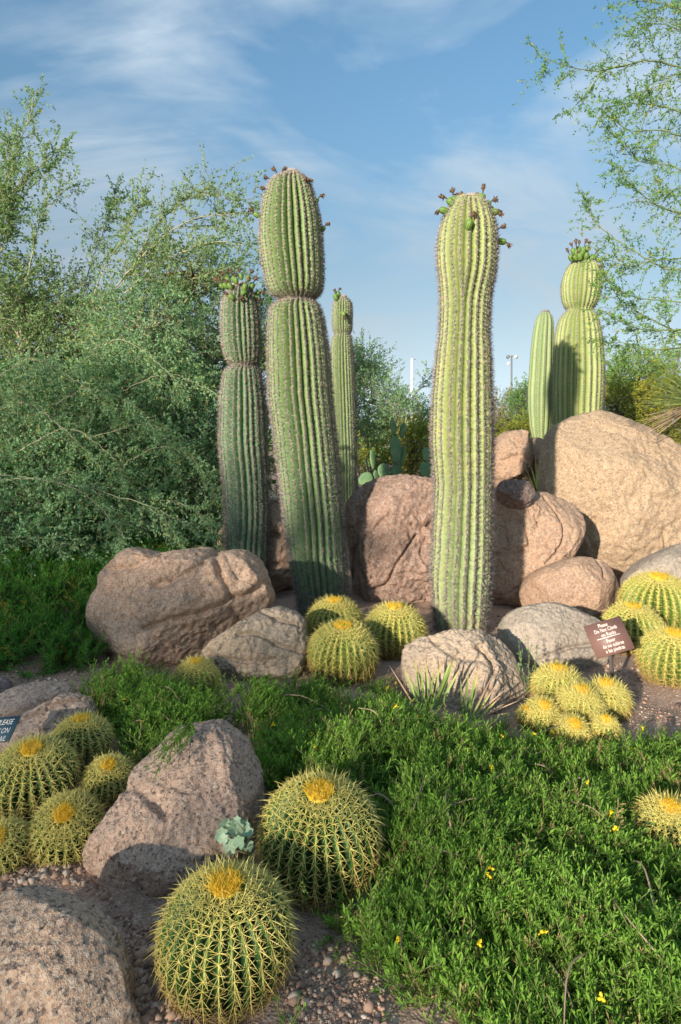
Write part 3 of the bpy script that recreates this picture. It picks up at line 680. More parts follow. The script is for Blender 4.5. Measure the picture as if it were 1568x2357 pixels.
C_prof = [(686,779,800),(692,771,806),(700,767,810),(720,766,811),(745,766,810),(760,768,809),(768,770,807),(776,767,809),(790,763,811),(850,761,815),(950,764,819),(1050,769,820),(1130,776,820),(1220,780,820)]
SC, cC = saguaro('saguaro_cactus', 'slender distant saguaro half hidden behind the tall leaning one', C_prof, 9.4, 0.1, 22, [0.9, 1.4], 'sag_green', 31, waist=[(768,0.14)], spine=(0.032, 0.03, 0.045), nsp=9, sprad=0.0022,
    fruits=[(773,684,771,668,0.1,1.2,0),(778,678,783,664,0.05,1.2,0),(790,721,795,733,0.2,1.1,0.4)])
def zE(x, y): return 1192 + x * 0.213, 533.2 + y * 0.213
E_prof = [(603,1318,1366),(609,1311,1373),(618,1305,1379),(640,1296,1382),(661,1293,1383),(682,1294,1379),(699,1298,1373),(710,1303,1367),(716,1302,1367),(722,1297,1369),(736,1288,1375),(768,1280,1382),(810,1276,1386),(853,1274,1388),(895,1273,1387),(938,1274,1384),(1060,1278,1380)]
el = [((575,285),(530,195),0.1,1.1,0),((600,215),(575,130),0.02,1.1,0),((635,235),(625,85),0.1,1.1,0),((655,195),(665,105),0.0,1.1,0),((705,205),(740,85),0.05,1.1,0),((745,185),(775,118),0.0,1.1,0),((670,270),(655,225),0.18,1.1,0),((620,285),(600,265),0.16,0.9,0),((742,260),(772,180),0.15,1.1,0),((800,285),(870,198),0.1,1.2,0),((870,302),(905,385),0.05,1.0,1),((845,370),None,0.12,0.9,1),((705,230),(705,210),0.12,0.9,0),((690,245),None,0.14,1.0,0)]
SE, cE = saguaro('saguaro_cactus', 'saguaro with a round swollen top and thick fruit cluster behind the huge tan boulder', E_prof, 8.4, 0.1, 24, [1.1], 'sag_yellow', 41, depth=0.13, waist=[(714,0.13)], spine=(0.034, 0.016, 0.045), nsp=9, sprad=0.0020,
    fruits=[(*zE(*a), *(zE(*b) if b else (0, 0)), d, s * 1.0, r) for a, b, d, s, r in el])
F_prof = [(721,1245,1265),(725,1239,1269),(733,1235,1272),(746,1231,1274),(768,1227,1274),(810,1222,1274),(853,1219,1273),(895,1216,1271),(938,1216,1270),(981,1220,1266),(1010,1226,1262),(1060,1232,1258)]
SF, cF = saguaro('columnar_cactus', 'smooth nearly spineless green column cactus beside the round-topped saguaro', F_prof, 8.9, 0.1, 11, [], 'sag_smooth', 53, depth=0.16, spine=(0.035, 0.007, 0.009), nsp=4, crown_tint=0.6)

# ------------------------------------------------------------------ golden barrel cacti
def barrel_mesh(R, nr, seed, tilt=0.0, tdir=0.0, spl=0.042, sunny=False, flat=0.86, step=0.027, nrad=9, thick=0.00105, dens=1.0):
    rd = np.random.default_rng(seed)
    rot = np.array(Matrix.Rotation(tdir, 3, 'Z') @ Matrix.Rotation(tilt, 3, 'X') @ Matrix.Rotation(-tdir, 3, 'Z'))
    psi = np.radians(np.linspace(-80, 88, 44)); 
    pr = R * np.cos(psi) ** 0.85; pz = R * flat * np.sin(psi)
    pz = pz - 0.06 * R * np.exp(-(pr / (0.22 * R)) ** 2)            # sunken crown
    a0 = rd.random() * 6.28
    th = a0 + (np.arange(nr)[:, None] + US[None, :]) / nr * 2 * math.pi + 0.03 * rd.normal(size=(nr, 1)) * 0
    pf = 1 - np.abs(np.cos(math.pi * US)); pf = pf * 0.7 + 0.3 * np.sin(math.pi * US) ** 2
    dep = 0.155 * np.clip(pr / (0.5 * R), 0.15, 1)
    rr = np.broadcast_to(pr[:, None, None] * (1 - dep[:, None, None] * pf), (len(psi), nr, len(US)))
    V = np.stack([rr * np.cos(th), rr * np.sin(th), np.broadcast_to(pz[:, None, None] - 0.06 * R * pf * np.maximum(0, np.sin(psi))[:, None, None], rr.shape)], -1).reshape(-1, 3)
    w = nr * len(US); m = len(psi)
    i = np.arange(m - 1)[:, None] * w; j = np.arange(w)[None, :]; j2 = (j + 1) % w
    Q = np.stack([i + j, i + j2, i + w + j2, i + w + j], -1).reshape(-1, 4)
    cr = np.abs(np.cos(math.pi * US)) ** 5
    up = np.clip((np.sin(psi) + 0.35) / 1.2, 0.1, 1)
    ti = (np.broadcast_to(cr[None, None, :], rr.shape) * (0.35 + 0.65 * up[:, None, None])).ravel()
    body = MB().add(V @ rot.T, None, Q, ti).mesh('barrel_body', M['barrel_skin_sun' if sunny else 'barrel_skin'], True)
    # spines
    mb = MB()
    arc = np.concatenate([[0], np.cumsum(np.hypot(np.diff(pr), np.diff(pz)))])
    PP = []; NN = []; UU = []
    dr = np.gradient(pr, arc); dzz = np.gradient(pz, arc)
    for q in range(nr):
        a = np.arange(arc[-1] * 0.10 + rd.random() * step * 0.5, arc[-1] - 0.20 * R, step)
        # closer together towards the crown
        a = arc[-1] - (arc[-1] - a) ** 1.0
        t_ = a0 + q / nr * 2 * math.pi
        r_ = np.interp(a, arc, pr); z_ = np.interp(a, arc, pz); nr_ = np.interp(a, arc, dzz); nz_ = -np.interp(a, arc, dr)
        PP.append(np.stack([r_ * math.cos(t_), r_ * math.sin(t_), z_], 1))
        NN.append(nrm(np.stack([nr_ * math.cos(t_), nr_ * math.sin(t_), nz_], 1))); UU.append(a / arc[-1])
    PP = np.concatenate(PP); NN = np.concatenate(NN); UU = np.concatenate(UU); K = len(PP)
    side = nrm(np.cross(np.array([[0, 0, 1.0]]), NN + 1e-6)); upv = np.cross(NN, side)
    old = np.clip((UU - 0.22) / 0.45, 0, 1)
    tb = 0.12 + 0.60 * old
    for q in range(nrad):
        al = q / nrad * 6.283 + 0.35 * rd.normal(size=K) + 0.39
        tang = side * np.cos(al)[:, None] + upv * np.sin(al)[:, None]
        lift = 0.32 + 0.2 * rd.random(K) + 0.25 * old
        D = nrm(tang + NN * lift[:, None])
        L = spl * (0.65 + 0.45 * rd.random(K)) * (1 - 0.2 * old)
        bend = -NN * 0.22 - upv * 0.05
        spikes(mb, PP, D, L, thick, np.clip(tb + 0.13 * rd.normal(size=K), 0, 0.88), bend)
    for q in range(1):
        D = nrm(NN * 0.6 - upv * (0.35 + 0.3 * rd.random(K))[:, None] * (1 - 1.2 * (UU > 0.72))[:, None] + side * (0.3 * rd.normal(size=K))[:, None])
        spikes(mb, PP, D, spl * (0.85 + 0.35 * rd.random(K)), thick * 1.25, np.clip(tb + 0.05 + 0.12 * rd.normal(size=K), 0, 0.88), -upv * 0.35)
    # long pale spines around the crown
    Kc = int(420 * dens); a = rd.random(Kc) * 6.283; rho = (0.30 + 0.36 * rd.random(Kc)) * R
    zc = np.interp(rho, pr[::-1], pz[::-1])
    Pc = np.stack([rho * np.cos(a), rho * np.sin(a), zc], 1)
    D = nrm(np.stack([np.cos(a) * 0.55, np.sin(a) * 0.55, np.full(Kc, 0.8)], 1) + 0.35 * rd.normal(size=(Kc, 3)))
    spikes(mb, Pc, D, spl * (0.6 + 0.5 * rd.random(Kc)), thick, np.clip(0.78 + 0.06 * rd.normal(size=Kc), 0, 0.9), np.stack([np.cos(a) * 0.3, np.sin(a) * 0.3, -0.1 * np.ones(Kc)], 1))
    for k in range(len(mb.V)): mb.V[k] = mb.V[k] @ rot.T
    spines = mb.mesh('barrel_spines', M['spine_gold'])
    # crown: golden wool and short dense spines
    mc = MB()
    rc = 0.25 * R; t = np.linspace(0, 1, 6); ns = 18; an = np.arange(ns) / ns * 6.2832
    zt = np.interp(t * rc, pr[::-1], pz[::-1]) + 0.07 * R * (1 - t ** 2) + 0.012 * R
    Vc = np.stack([(t * rc)[:, None] * np.cos(an), (t * rc)[:, None] * np.sin(an), np.broadcast_to(zt[:, None], (6, ns))], -1).reshape(-1, 3)
    i = np.arange(5)[:, None] * ns; j = np.arange(ns)[None, :]; j2 = (j + 1) % ns
    mc.add(Vc, None, np.stack([i + j, i + ns + j, i + ns + j2, i + j2], -1).reshape(-1, 4), 0.96)
    Kc = int(900 * dens); a = rd.random(Kc) * 6.283; rho = np.sqrt(rd.random(Kc)) * rc * 1.15
    Pc = np.stack([rho * np.cos(a), rho * np.sin(a), np.interp(rho, pr[::-1], pz[::-1]) + 0.05 * R], 1)
    D = nrm(np.stack([np.cos(a) * 0.2, np.sin(a) * 0.2, np.full(Kc, 0.6)], 1) + 0.55 * rd.normal(size=(Kc, 3)) * np.array([1, 1, 0.4]))
    spikes(mc, Pc, D, spl * (0.35 + 0.4 * rd.random(Kc)), thick, np.clip(np.where(rho < rc * 0.95, 0.975, 0.86) + 0.05 * rd.normal(size=Kc), 0, 1), rd.normal(size=(Kc, 3)) * 0.2)
    for k in range(len(mc.V)): mc.V[k] = mc.V[k] @ rot.T
    crown = mc.mesh('barrel_crown', M['spine_gold'])
    return body, spines, crown
BARRELS = []
def barrel(label, xd, yc, w, z0=0.0, tilt=0.0, tdir=0.0, nr=27, seed=1, sunny=False, spl=0.04, group=None, meshes=None, flat=0.86, Yset=None, thick=0.00095):
    Y = Yset or (H - z0) * F / ((yc - YH) + 0.30 * w)
    R = w / 2 * Y / F - spl * 0.28
    spl = spl * (1.15 if not sunny else 1.4)
    c = P(xd, yc, Y)
    BARRELS.append((c[0], c[1], R))
    root = thing('golden_barrel_cactus', c - np.array([0, 0, R * flat * 0.9]), label, 'cactus', group)
    bm = meshes or barrel_mesh(R, nr, seed, tilt, tdir, spl, sunny, flat, thick=thick * max(1.0, Y / 2.4) ** 0.65, step=max(0.018, min(0.03, R * 0.13)), nrad=11 if sunny else 9)
    for nme, me in zip(('body', 'spines', 'crown'), bm):
        o = link(nme, me, root, (0, 0, R * flat * 0.9))
        if nme == 'spines': tag(o, kind='stuff')
    return root
GB = 'golden barrel cacti'
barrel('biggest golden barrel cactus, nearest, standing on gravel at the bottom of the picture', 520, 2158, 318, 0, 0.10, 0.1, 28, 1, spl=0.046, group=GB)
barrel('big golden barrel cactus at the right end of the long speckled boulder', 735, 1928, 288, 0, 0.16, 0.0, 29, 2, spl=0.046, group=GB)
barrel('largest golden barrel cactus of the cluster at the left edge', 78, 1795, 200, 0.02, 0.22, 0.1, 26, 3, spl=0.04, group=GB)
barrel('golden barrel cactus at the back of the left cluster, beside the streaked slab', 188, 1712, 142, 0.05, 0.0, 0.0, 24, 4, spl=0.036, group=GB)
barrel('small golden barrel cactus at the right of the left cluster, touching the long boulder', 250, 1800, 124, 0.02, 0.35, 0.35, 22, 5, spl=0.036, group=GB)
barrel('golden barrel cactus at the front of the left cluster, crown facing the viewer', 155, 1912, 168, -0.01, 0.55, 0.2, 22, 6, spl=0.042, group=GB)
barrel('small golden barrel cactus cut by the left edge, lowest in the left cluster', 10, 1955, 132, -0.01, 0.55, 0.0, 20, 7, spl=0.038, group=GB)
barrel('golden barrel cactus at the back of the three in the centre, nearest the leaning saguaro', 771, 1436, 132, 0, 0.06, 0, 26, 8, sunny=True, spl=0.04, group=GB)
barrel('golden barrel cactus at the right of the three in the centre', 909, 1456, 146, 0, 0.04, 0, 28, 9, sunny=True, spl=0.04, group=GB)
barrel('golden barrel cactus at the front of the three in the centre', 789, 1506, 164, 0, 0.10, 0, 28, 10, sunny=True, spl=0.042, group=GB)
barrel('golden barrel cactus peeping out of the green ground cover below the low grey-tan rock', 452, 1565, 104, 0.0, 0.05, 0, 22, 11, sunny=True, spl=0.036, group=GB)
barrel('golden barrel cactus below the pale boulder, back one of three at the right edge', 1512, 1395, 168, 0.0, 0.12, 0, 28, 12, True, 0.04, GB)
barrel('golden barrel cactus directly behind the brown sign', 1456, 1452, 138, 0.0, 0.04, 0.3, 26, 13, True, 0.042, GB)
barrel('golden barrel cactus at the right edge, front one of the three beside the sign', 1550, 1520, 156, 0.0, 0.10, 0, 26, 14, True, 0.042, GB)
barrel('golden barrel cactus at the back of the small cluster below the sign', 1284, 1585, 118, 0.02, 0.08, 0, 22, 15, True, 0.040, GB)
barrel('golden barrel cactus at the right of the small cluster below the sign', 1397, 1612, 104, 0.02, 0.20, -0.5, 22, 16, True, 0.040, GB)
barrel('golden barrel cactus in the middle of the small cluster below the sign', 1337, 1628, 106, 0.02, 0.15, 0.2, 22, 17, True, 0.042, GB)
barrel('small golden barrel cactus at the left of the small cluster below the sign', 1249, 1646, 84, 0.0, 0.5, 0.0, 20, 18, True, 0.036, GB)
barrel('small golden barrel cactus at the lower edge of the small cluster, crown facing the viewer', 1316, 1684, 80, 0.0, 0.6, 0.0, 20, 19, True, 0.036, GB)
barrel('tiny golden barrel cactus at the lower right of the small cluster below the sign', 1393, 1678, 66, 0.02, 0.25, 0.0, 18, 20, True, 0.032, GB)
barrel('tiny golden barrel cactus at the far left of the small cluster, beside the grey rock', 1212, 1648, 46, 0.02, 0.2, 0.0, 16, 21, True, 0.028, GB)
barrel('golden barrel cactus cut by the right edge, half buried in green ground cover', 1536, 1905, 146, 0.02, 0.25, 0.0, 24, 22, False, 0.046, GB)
print('cacti done')

# ------------------------------------------------------------------ foliage materials
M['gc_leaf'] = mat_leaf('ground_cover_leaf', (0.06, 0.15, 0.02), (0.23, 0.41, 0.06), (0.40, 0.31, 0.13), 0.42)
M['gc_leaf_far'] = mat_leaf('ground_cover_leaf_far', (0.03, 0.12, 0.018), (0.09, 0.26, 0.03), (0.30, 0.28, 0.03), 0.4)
M['gc_stem'] = mat_tint('ground_cover_stem', [(0, (0.10, 0.13, 0.04)), (1, (0.24, 0.20, 0.10))])
M['twig'] = mat_tint('dry_twig', [(0, (0.10, 0.075, 0.055)), (0.5, (0.26, 0.19, 0.13)), (1, (0.42, 0.30, 0.20))], 0.9)
M['petal'] = mat_leaf('yellow_petal', (0.80, 0.56, 0.02), (0.88, 0.68, 0.04), None, 0.3)
M['sh_blue'] = mat_leaf('blue_green_leaf', (0.08, 0.19, 0.085), (0.26, 0.43, 0.22), (0.38, 0.42, 0.15), 0.4)
M['sh_green'] = mat_leaf('bright_green_leaf', (0.08, 0.19, 0.04), (0.23, 0.39, 0.10), (0.38, 0.36, 0.07), 0.42)
M['sh_palo'] = mat_leaf('palo_verde_leaf', (0.10, 0.20, 0.07), (0.27, 0.39, 0.17), (0.40, 0.40, 0.13), 0.42)
M['sh_yellow'] = mat_leaf('yellow_green_leaf', (0.10, 0.15, 0.02), (0.32, 0.33, 0.04), (0.42, 0.34, 0.04), 0.4)
M['sh_beige'] = mat_leaf('dry_beige_leaf', (0.13, 0.12, 0.06), (0.30, 0.27, 0.15), None, 0.3)
M['sh_tree'] = mat_leaf('mesquite_leaf', (0.06, 0.17, 0.05), (0.20, 0.36, 0.10), (0.45, 0.40, 0.06), 0.45)
M['bark_pale'] = mat_tint('pale_bark', [(0, (0.14, 0.12, 0.08)), (0.5, (0.30, 0.27, 0.17)), (1, (0.44, 0.40, 0.26))], 0.8)
M['bark_green'] = mat_tint('green_bark', [(0, (0.10, 0.13, 0.05)), (1, (0.26, 0.30, 0.10))], 0.7)
M['bark_dark'] = mat_tint('dark_bark', [(0, (0.06, 0.05, 0.04)), (1, (0.17, 0.14, 0.10))], 0.9)

def spray(mbL, mbB, p, d, L, nl, leafL, leafW, tint, br=0.0025, droop=0.1, pinn=False):
    """one leafy twig starting at p"""
    k = 6
    t = np.linspace(0, 1, k)[:, None]
    side = rng.normal(size=3) * 0.25
    pts = p + d * L * t + side * L * t ** 2 * 0.6 + np.array([0, 0, -droop]) * L * t ** 2
    if mbB is not None: tube(mbB, pts, np.linspace(br, br * 0.35, k), 3, 0.4 + 0.4 * rng.random(), cap=False)
    u = np.sort(rng.random(nl)) ** 0.8
    C = np.stack([np.interp(u, t[:, 0], pts[:, a]) for a in range(3)], 1)
    ax = nrm((pts[-1] - pts[0])[None])
    D = nrm(rng.normal(size=(nl, 3)) * 0.75 + ax * 0.9)
    N = rng.normal(size=(nl, 3))
    leaves(mbL, C + rng.normal(size=(nl, 3)) * leafL * 0.16, D, N, leafL * (0.6 + 0.7 * rng.random(nl)), leafW * (0.7 + 0.6 * rng.random(nl)), np.clip(tint + 0.2 * rng.normal(size=nl) + 0.12 * (u - 0.4), 0, 1))
    return pts

def blob_points(blobs, n, shell=0.55):
    """random points in ellipsoids (centre, radii, weight), more of them towards the outside"""
    w = np.array([b[2] for b in blobs], float); w /= w.sum()
    idx = rng.choice(len(blobs), n, p=w)
    c = np.array([b[0] for b in blobs])[idx]; r = np.array([b[1] for b in blobs])[idx]
    v = rdir(n); rad = shell + (1 - shell) * rng.random(n) ** 0.6
    rad = np.where(rng.random(n) < 0.25, rng.random(n) ** 0.5, rad)
    return c + v * r * rad[:, None], nrm(v * r)
def shrub(name, label, cat, base, stems, blobs, nspray, leaf, matL, matB, group=None, sprayL=0.28, nl=16, leafW=None, tint=0.45, up=0.35, stemr=0.02, twigs=3, limbs=(), limb_r=0.02, droop=0.1, lobe=0.0):
    """stems rise from the base and fork towards leafy sprays inside the crown volumes"""
    base = np.asarray(base, float)
    root = thing(name, base, label, cat, group)
    mbL, mbB, mbT = MB(), MB(), MB()
    leafW = leafW or leaf * 0.55
    tg, od = blob_points(blobs, nspray)
    # main stems go to the crown volumes' middles
    hubs = []
    for q in range(stems):
        b = blobs[q % len(blobs)]
        h = np.array(b[0]) + rdir(1)[0] * np.array(b[1]) * 0.35
        s = base + np.array([rng.normal() * 0.12, rng.normal() * 0.12, -0.05])
        mid = s * 0.45 + h * 0.55 + np.array([rng.normal() * 0.15, rng.normal() * 0.15, -0.1])
        c = curve([s, mid, h], 12) + rng.normal(size=(12, 3)) * 0.012
        tube(mbT, c, np.linspace(stemr, stemr * 0.45, 12), 6, 0.3 + 0.5 * rng.random()); hubs.append(c)
    allp = np.concatenate([h[4:] for h in hubs])
    for q in range(nspray):
        d2 = ((allp - tg[q]) ** 2).sum(1) + 0.3 * np.maximum(0, allp[:, 2] - tg[q][2]) ** 2
        k = np.argsort(d2)[:6]; s = allp[rng.choice(k)]
        e = tg[q]
        if rng.random() < 0.45:
            mid = (s + e) / 2 + rng.normal(size=3) * 0.06 + np.array([0, 0, 0.04])
            tube(mbB, curve([s, mid, e], 7), np.linspace(stemr * 0.4, 0.003, 7), 4, 0.3 + 0.6 * rng.random(), cap=False)
        tb = tint + 0.14 * rng.normal() + lobe * mnoise.noise(Vector(e * 1.6))
        for _ in range(twigs):
            d = nrm((od[q] * 0.7 + rng.normal(size=3) * 0.7 + np.array([0, 0, up]))[None])[0]
            spray(mbL, mbB, e + rng.normal(size=3) * 0.05, d, sprayL * (0.6 + 0.8 * rng.random()), nl, leaf, leafW, tb, droop=droop)
    for lm in limbs:
        leafy_limb(mbL, mbB, *lm)
    mbT.obj('trunk', M[matB], root, smooth=True, offset=base)
    tag(mbB.obj('branches', M[matB], root, offset=base), kind='stuff') if mbB.V else None
    tag(mbL.obj('crown', M[matL], root, offset=base), kind='stuff')
    return root
def leafy_limb(mbL, mbB, pts, r0, nsub, subL, nl, leaf, tint, start=0.25, up=0.2, droop=0.1, leafW=None, jitter=0.02, subsub=3):
    """a limb through given points with side twigs"""
    n = 8 * len(pts); c = curve(pts, n); c[1:] += rng.normal(size=(n - 1, 3)) * jitter * 0.4
    tube(mbB, c, np.linspace(r0, r0 * 0.22, n), 5, 0.55 + 0.3 * rng.random())
    tan = nrm(np.gradient(c, axis=0))
    for q in range(nsub):
        t = start + (1 - start) * (q + rng.random()) / nsub
        k = min(n - 1, int(t * n)); p = c[k]
        d = nrm((tan[k] * 0.8 + rng.normal(size=3) * 0.55 + np.array([0, 0, up]))[None])[0]
        L = subL * (0.5 + 0.9 * rng.random()) * (1.15 - 0.5 * t)
        pp = spray(mbL, mbB, p, d, L, nl, leaf, leafW or leaf * 0.45, tint + 0.12 * rng.normal(), r0 * 0.28, droop)
        for _ in range(subsub):
            kk = rng.integers(1, 6)
            d2 = nrm((d * 0.7 + rng.normal(size=3) * 0.6)[None])[0]
            spray(mbL, mbB, pp[kk], d2, L * 0.5, max(4, nl // 2), leaf, leafW or leaf * 0.45, tint + 0.12 * rng.normal(), r0 * 0.16, droop)

# ------------------------------------------------------------------ ground cover
def sprig_template(L, nleaf, leafL, leafW, seed):
    rd = np.random.default_rng(seed)
    mb = MB(); ms = MB()
    t = np.linspace(0, 1, 6)[:, None]; bend = np.array([rd.normal() * 0.25, rd.normal() * 0.25, 0])
    pts = np.array([0, 0, 1.0]) * L * t + bend * L * t ** 2
    tube(ms, pts, np.linspace(0.0016, 0.0008, 6), 3, rd.random(), cap=False)
    u = np.linspace(0.08, 1.0, nleaf); C = np.stack([np.interp(u, t[:, 0], pts[:, a]) for a in range(3)], 1)
    al = np.arange(nleaf) * 2.4 + rd.random() * 6
    op = 0.95 - 0.45 * u
    D = nrm(np.stack([np.cos(al) * op, np.sin(al) * op, 0.75 + 0 * u], 1) + rd.normal(size=(nleaf, 3)) * 0.15)
    N = nrm(np.stack([-np.cos(al) * 0.6, -np.sin(al) * 0.6, np.ones(nleaf)], 1))
    leaves(mb, C, D, N, leafL * (0.75 + 0.5 * rd.random(nleaf)), leafW * (0.8 + 0.4 * rd.random(nleaf)), np.clip(0.20 + 0.6 * u ** 1.5 + 0.1 * rd.normal(size=nleaf), 0, 0.9), 0.62, 0.12)
    return mb, ms
def inside(poly, x, y):
    poly = np.asarray(poly, float); r = np.zeros(len(x), bool); j = len(poly) - 1
    for i in range(len(poly)):
        xi, yi = poly[i]; xj, yj = poly[j]
        cnd = ((yi > y) != (yj > y)) & (x < (xj - xi) * (y - yi) / (yj - yi + 1e-12) + xi)
        r ^= cnd; j = i
    return r
def ground_cover(name, label, poly, bounds, height, count, scale, mat, leanto=None, ntmpl=7, seed=3, flower_n=40, twig_n=30, leafy=(30, 0.0185, 0.0043)):
    rd = np.random.default_rng(seed)
    N = count * 8
    x = bounds[0] + (bounds[1] - bounds[0]) * rd.random(N); y = bounds[2] + (bounds[3] - bounds[2]) * rd.random(N)
    hgt = height(x, y)
    zt = ground_z(x, y) + hgt * np.sqrt(rd.random(N))
    px, py = proj(x, y, ground_z(x, y) + hgt * 0.8)
    ok = inside(poly, px, py)
    for bx, by, br in BARRELS: ok &= np.hypot(x - bx, y - by) > br * 1.02
    # open patches
    dens = np.array([mnoise.noise(Vector((a * 3.3, b * 3.3, 0.3 + seed))) for a, b in zip(x, y)])
    ok &= rd.random(N) < np.clip(0.66 + dens * 1.8, 0.05, 1)
    sel = np.argwhere(ok).ravel()[:count]
    x, y, zt, dens = x[sel], y[sel], zt[sel], dens[sel]
    K = len(x)
    NB = max(1, K // 9); bid = rd.integers(0, NB, K)          # stems grow in tufts
    loose = rd.random(K) < 0.18
    jx, jy = rd.normal(size=K) * 0.022 * scale, rd.normal(size=K) * 0.022 * scale
    x = np.where(loose, x, x[bid] + jx); y = np.where(loose, y, y[bid] + jy); zt = np.where(loose, zt, zt[bid] - 0.02 * rd.random(K))
    yaw = rd.random(K) * 6.283; 
    # stems lean with the mound, in loose bundles
    flow = np.array([mnoise.noise(Vector((a * 1.6, b * 1.6, 9.0))) for a, b in zip(x, y)]) * 4.5
    lean = np.clip((0.6 + 0.4 * rd.normal(size=NB))[bid] + 0.28 * rd.normal(size=K), 0, 1.5)
    ldir = flow + (rd.normal(size=NB) * 0.9)[bid] + rd.normal(size=K) * 0.6
    z3 = nrm(np.stack([np.cos(ldir) * np.sin(lean), np.sin(ldir) * np.sin(lean) - 0.12, np.cos(lean)], 1))
    a3, b3 = frame(z3)
    X3 = a3 * np.cos(yaw)[:, None] + b3 * np.sin(yaw)[:, None]; Y3 = np.cross(z3, X3)
    s = scale * (0.75 + 0.5 * rd.random(K) + 0.5 * (rd.random(K) < 0.15))
    base = np.stack([x, y, zt - 0.06 * s / scale], 1)
    tone = 0.07 * rd.normal(size=K) + (0.13 * rd.normal(size=NB))[bid] + 0.2 * np.array([mnoise.noise(Vector((a * 2.1, b * 2.1, 4.0))) for a, b in zip(x, y)])
    dead = (rd.random(NB) < 0.04)[bid] | (rd.random(K) < 0.025)
    mbL, mbS = MB(), MB()
    tm = rd.integers(0, ntmpl, K)
    for q in range(ntmpl):
        tl, ts = sprig_template(0.11, leafy[0], leafy[1], leafy[2], 100 + q)
        idx = np.argwhere(tm == q).ravel()
        for src, dst in ((tl, mbL), (ts, mbS)):
            V0 = np.concatenate(src.V); A0 = np.concatenate(src.A)
            T0 = np.concatenate(src.T) if src.T else np.zeros((0, 3), int); Q0 = np.concatenate(src.Q) if src.Q else np.zeros((0, 4), int)
            Vv = base[idx][:, None, :] + s[idx][:, None, None] * (V0[None, :, 0:1] * X3[idx][:, None, :] + V0[None, :, 1:2] * Y3[idx][:, None, :] + V0[None, :, 2:3] * z3[idx][:, None, :])
            off = np.arange(len(idx))[:, None, None] * len(V0)
            tt = A0[None, :] + tone[idx][:, None]
            tt = np.where(dead[idx][:, None], 1.0, np.clip(tt, 0, 0.93))
            dst.add(Vv.reshape(-1, 3), (T0[None] + off).reshape(-1, 3), (Q0[None] + off).reshape(-1, 4), tt.ravel())
    o = mbL.obj(name, M[mat]); tag(o, label, 'ground cover', kind='stuff')
    tag(mbS.obj('stems', M['gc_stem'], o), kind='stuff')
    # woody runners
    for q in range(twig_n):
        k = rd.integers(0, K); p = base[k] + np.array([0, 0, 0.06])
        a = rd.random() * 6.283; L = 0.12 + 0.3 * rd.random()
        d = np.array([math.cos(a), math.sin(a), 0.15 * rd.normal()])
        pts = curve([p, p + d * L * 0.5 + np.array([0, 0, 0.02 + 0.03 * rd.random()]), p + d * L + rd.normal(size=3) * 0.04], 9)
        mb = MB(); tube(mb, pts, np.linspace(0.004, 0.0016, 9) * (0.8 + 0.6 * rd.random()), 5, 0.3 + 0.7 * rd.random()); mb.obj('twig', M['twig'], o)
    for q in range(flower_n):
        k = rd.integers(0, K); p = base[k] + z3[k] * 0.12 * s[k] + np.array([0, -0.012, 0.016])
        make_flower(o, p, rd)
    return o, base, z3
_flower = []
def make_flower(parent, p, rd):
    if not _flower:
        for q in range(3):
            mb = MB(); r2 = np.random.default_rng(50 + q)
            pts = curve([(0, 0, 0), (0.003, 0, 0.010), (0.010, 0.002, 0.016)], 5); tube(mb, pts, [0.0018, 0.003, 0.004, 0.0045, 0.003], 6, 0.4)
            K = 5; al = np.arange(K) * 1.257 + q
            D = nrm(np.stack([0.7 + 0.5 * np.cos(al), 0.8 * np.sin(al), 0.6 + 0.4 * np.cos(al)], 1)); Nn = nrm(r2.normal(size=(K, 3)))
            leaves(mb, np.repeat(pts[-1:], K, 0) - 0.002, D, Nn, 0.014, 0.008, r2.random(K)); _flower.append(mb.mesh('flower', M['petal']))
    f = link('flower', _flower[int(rd.integers(0, 3))], parent, p)
    f.rotation_euler = (rd.normal() * 0.5, rd.normal() * 0.5, rd.random() * 6.28)
    sc = 0.8 + 0.4 * rd.random(); f.scale = (sc, sc, sc)

BARRELS += [(*P(985, 1630, 3.72)[:2], 0.13), (*P(1080, 1655, 3.6)[:2], 0.12)]
front_poly = [(165,1640),(185,1600),(230,1560),(280,1528),(330,1520),(390,1572),(430,1590),(480,1590),(560,1575),(640,1572),(720,1572),(800,1575),(860,1575),(900,1600),(950,1645),(1060,1665),(1150,1672),(1200,1712),(1290,1705),(1400,1715),(1470,1690),(1700,1700),(1800,2500),(960,2500),(955,2356),(935,2260),(880,2180),(815,2125),(720,2100),(700,2060),(800,2060),(880,1980),(882,1880),(840,1800),(740,1772),(640,1790),(615,1790),(600,1710),(560,1668),(500,1650),(450,1655),(400,1690),(360,1745),(310,1755),(275,1700),(230,1665)]
def hfront(x, y):
    h = 0.16 + 0.08 * np.sin(2.1 * x + 1.0) * np.sin(2.6 * y + 0.5) + 0.04 * np.sin(5.3 * x - 2.0 * y) + 0.025 * np.sin(9 * x + 7 * y)
    h = h * sstep((y - 1.45) / 0.5 + 0.55)
    h = np.where(x < -0.4, h * 1.15, h)
    for bx, by, br in BARRELS: h = h * (0.25 + 0.75 * sstep((np.hypot(x - bx, y - by + 0.10) - br) / 0.22))
    return h
gc, gcb, gcz = ground_cover('ground_cover', 'dense green leafy ground cover with yellow flowers spreading across the foreground', front_poly, (-2.2, 2.4, 1.2, 4.3), hfront, 18500, 1.0, 'gc_leaf', flower_n=60, twig_n=95)
back_poly = [(-160,1290),(0,1290),(100,1285),(200,1270),(330,1246),(450,1232),(520,1250),(520,1330),(280,1330),(235,1400),(215,1480),(215,1530),(130,1540),(0,1550),(-120,1560)]
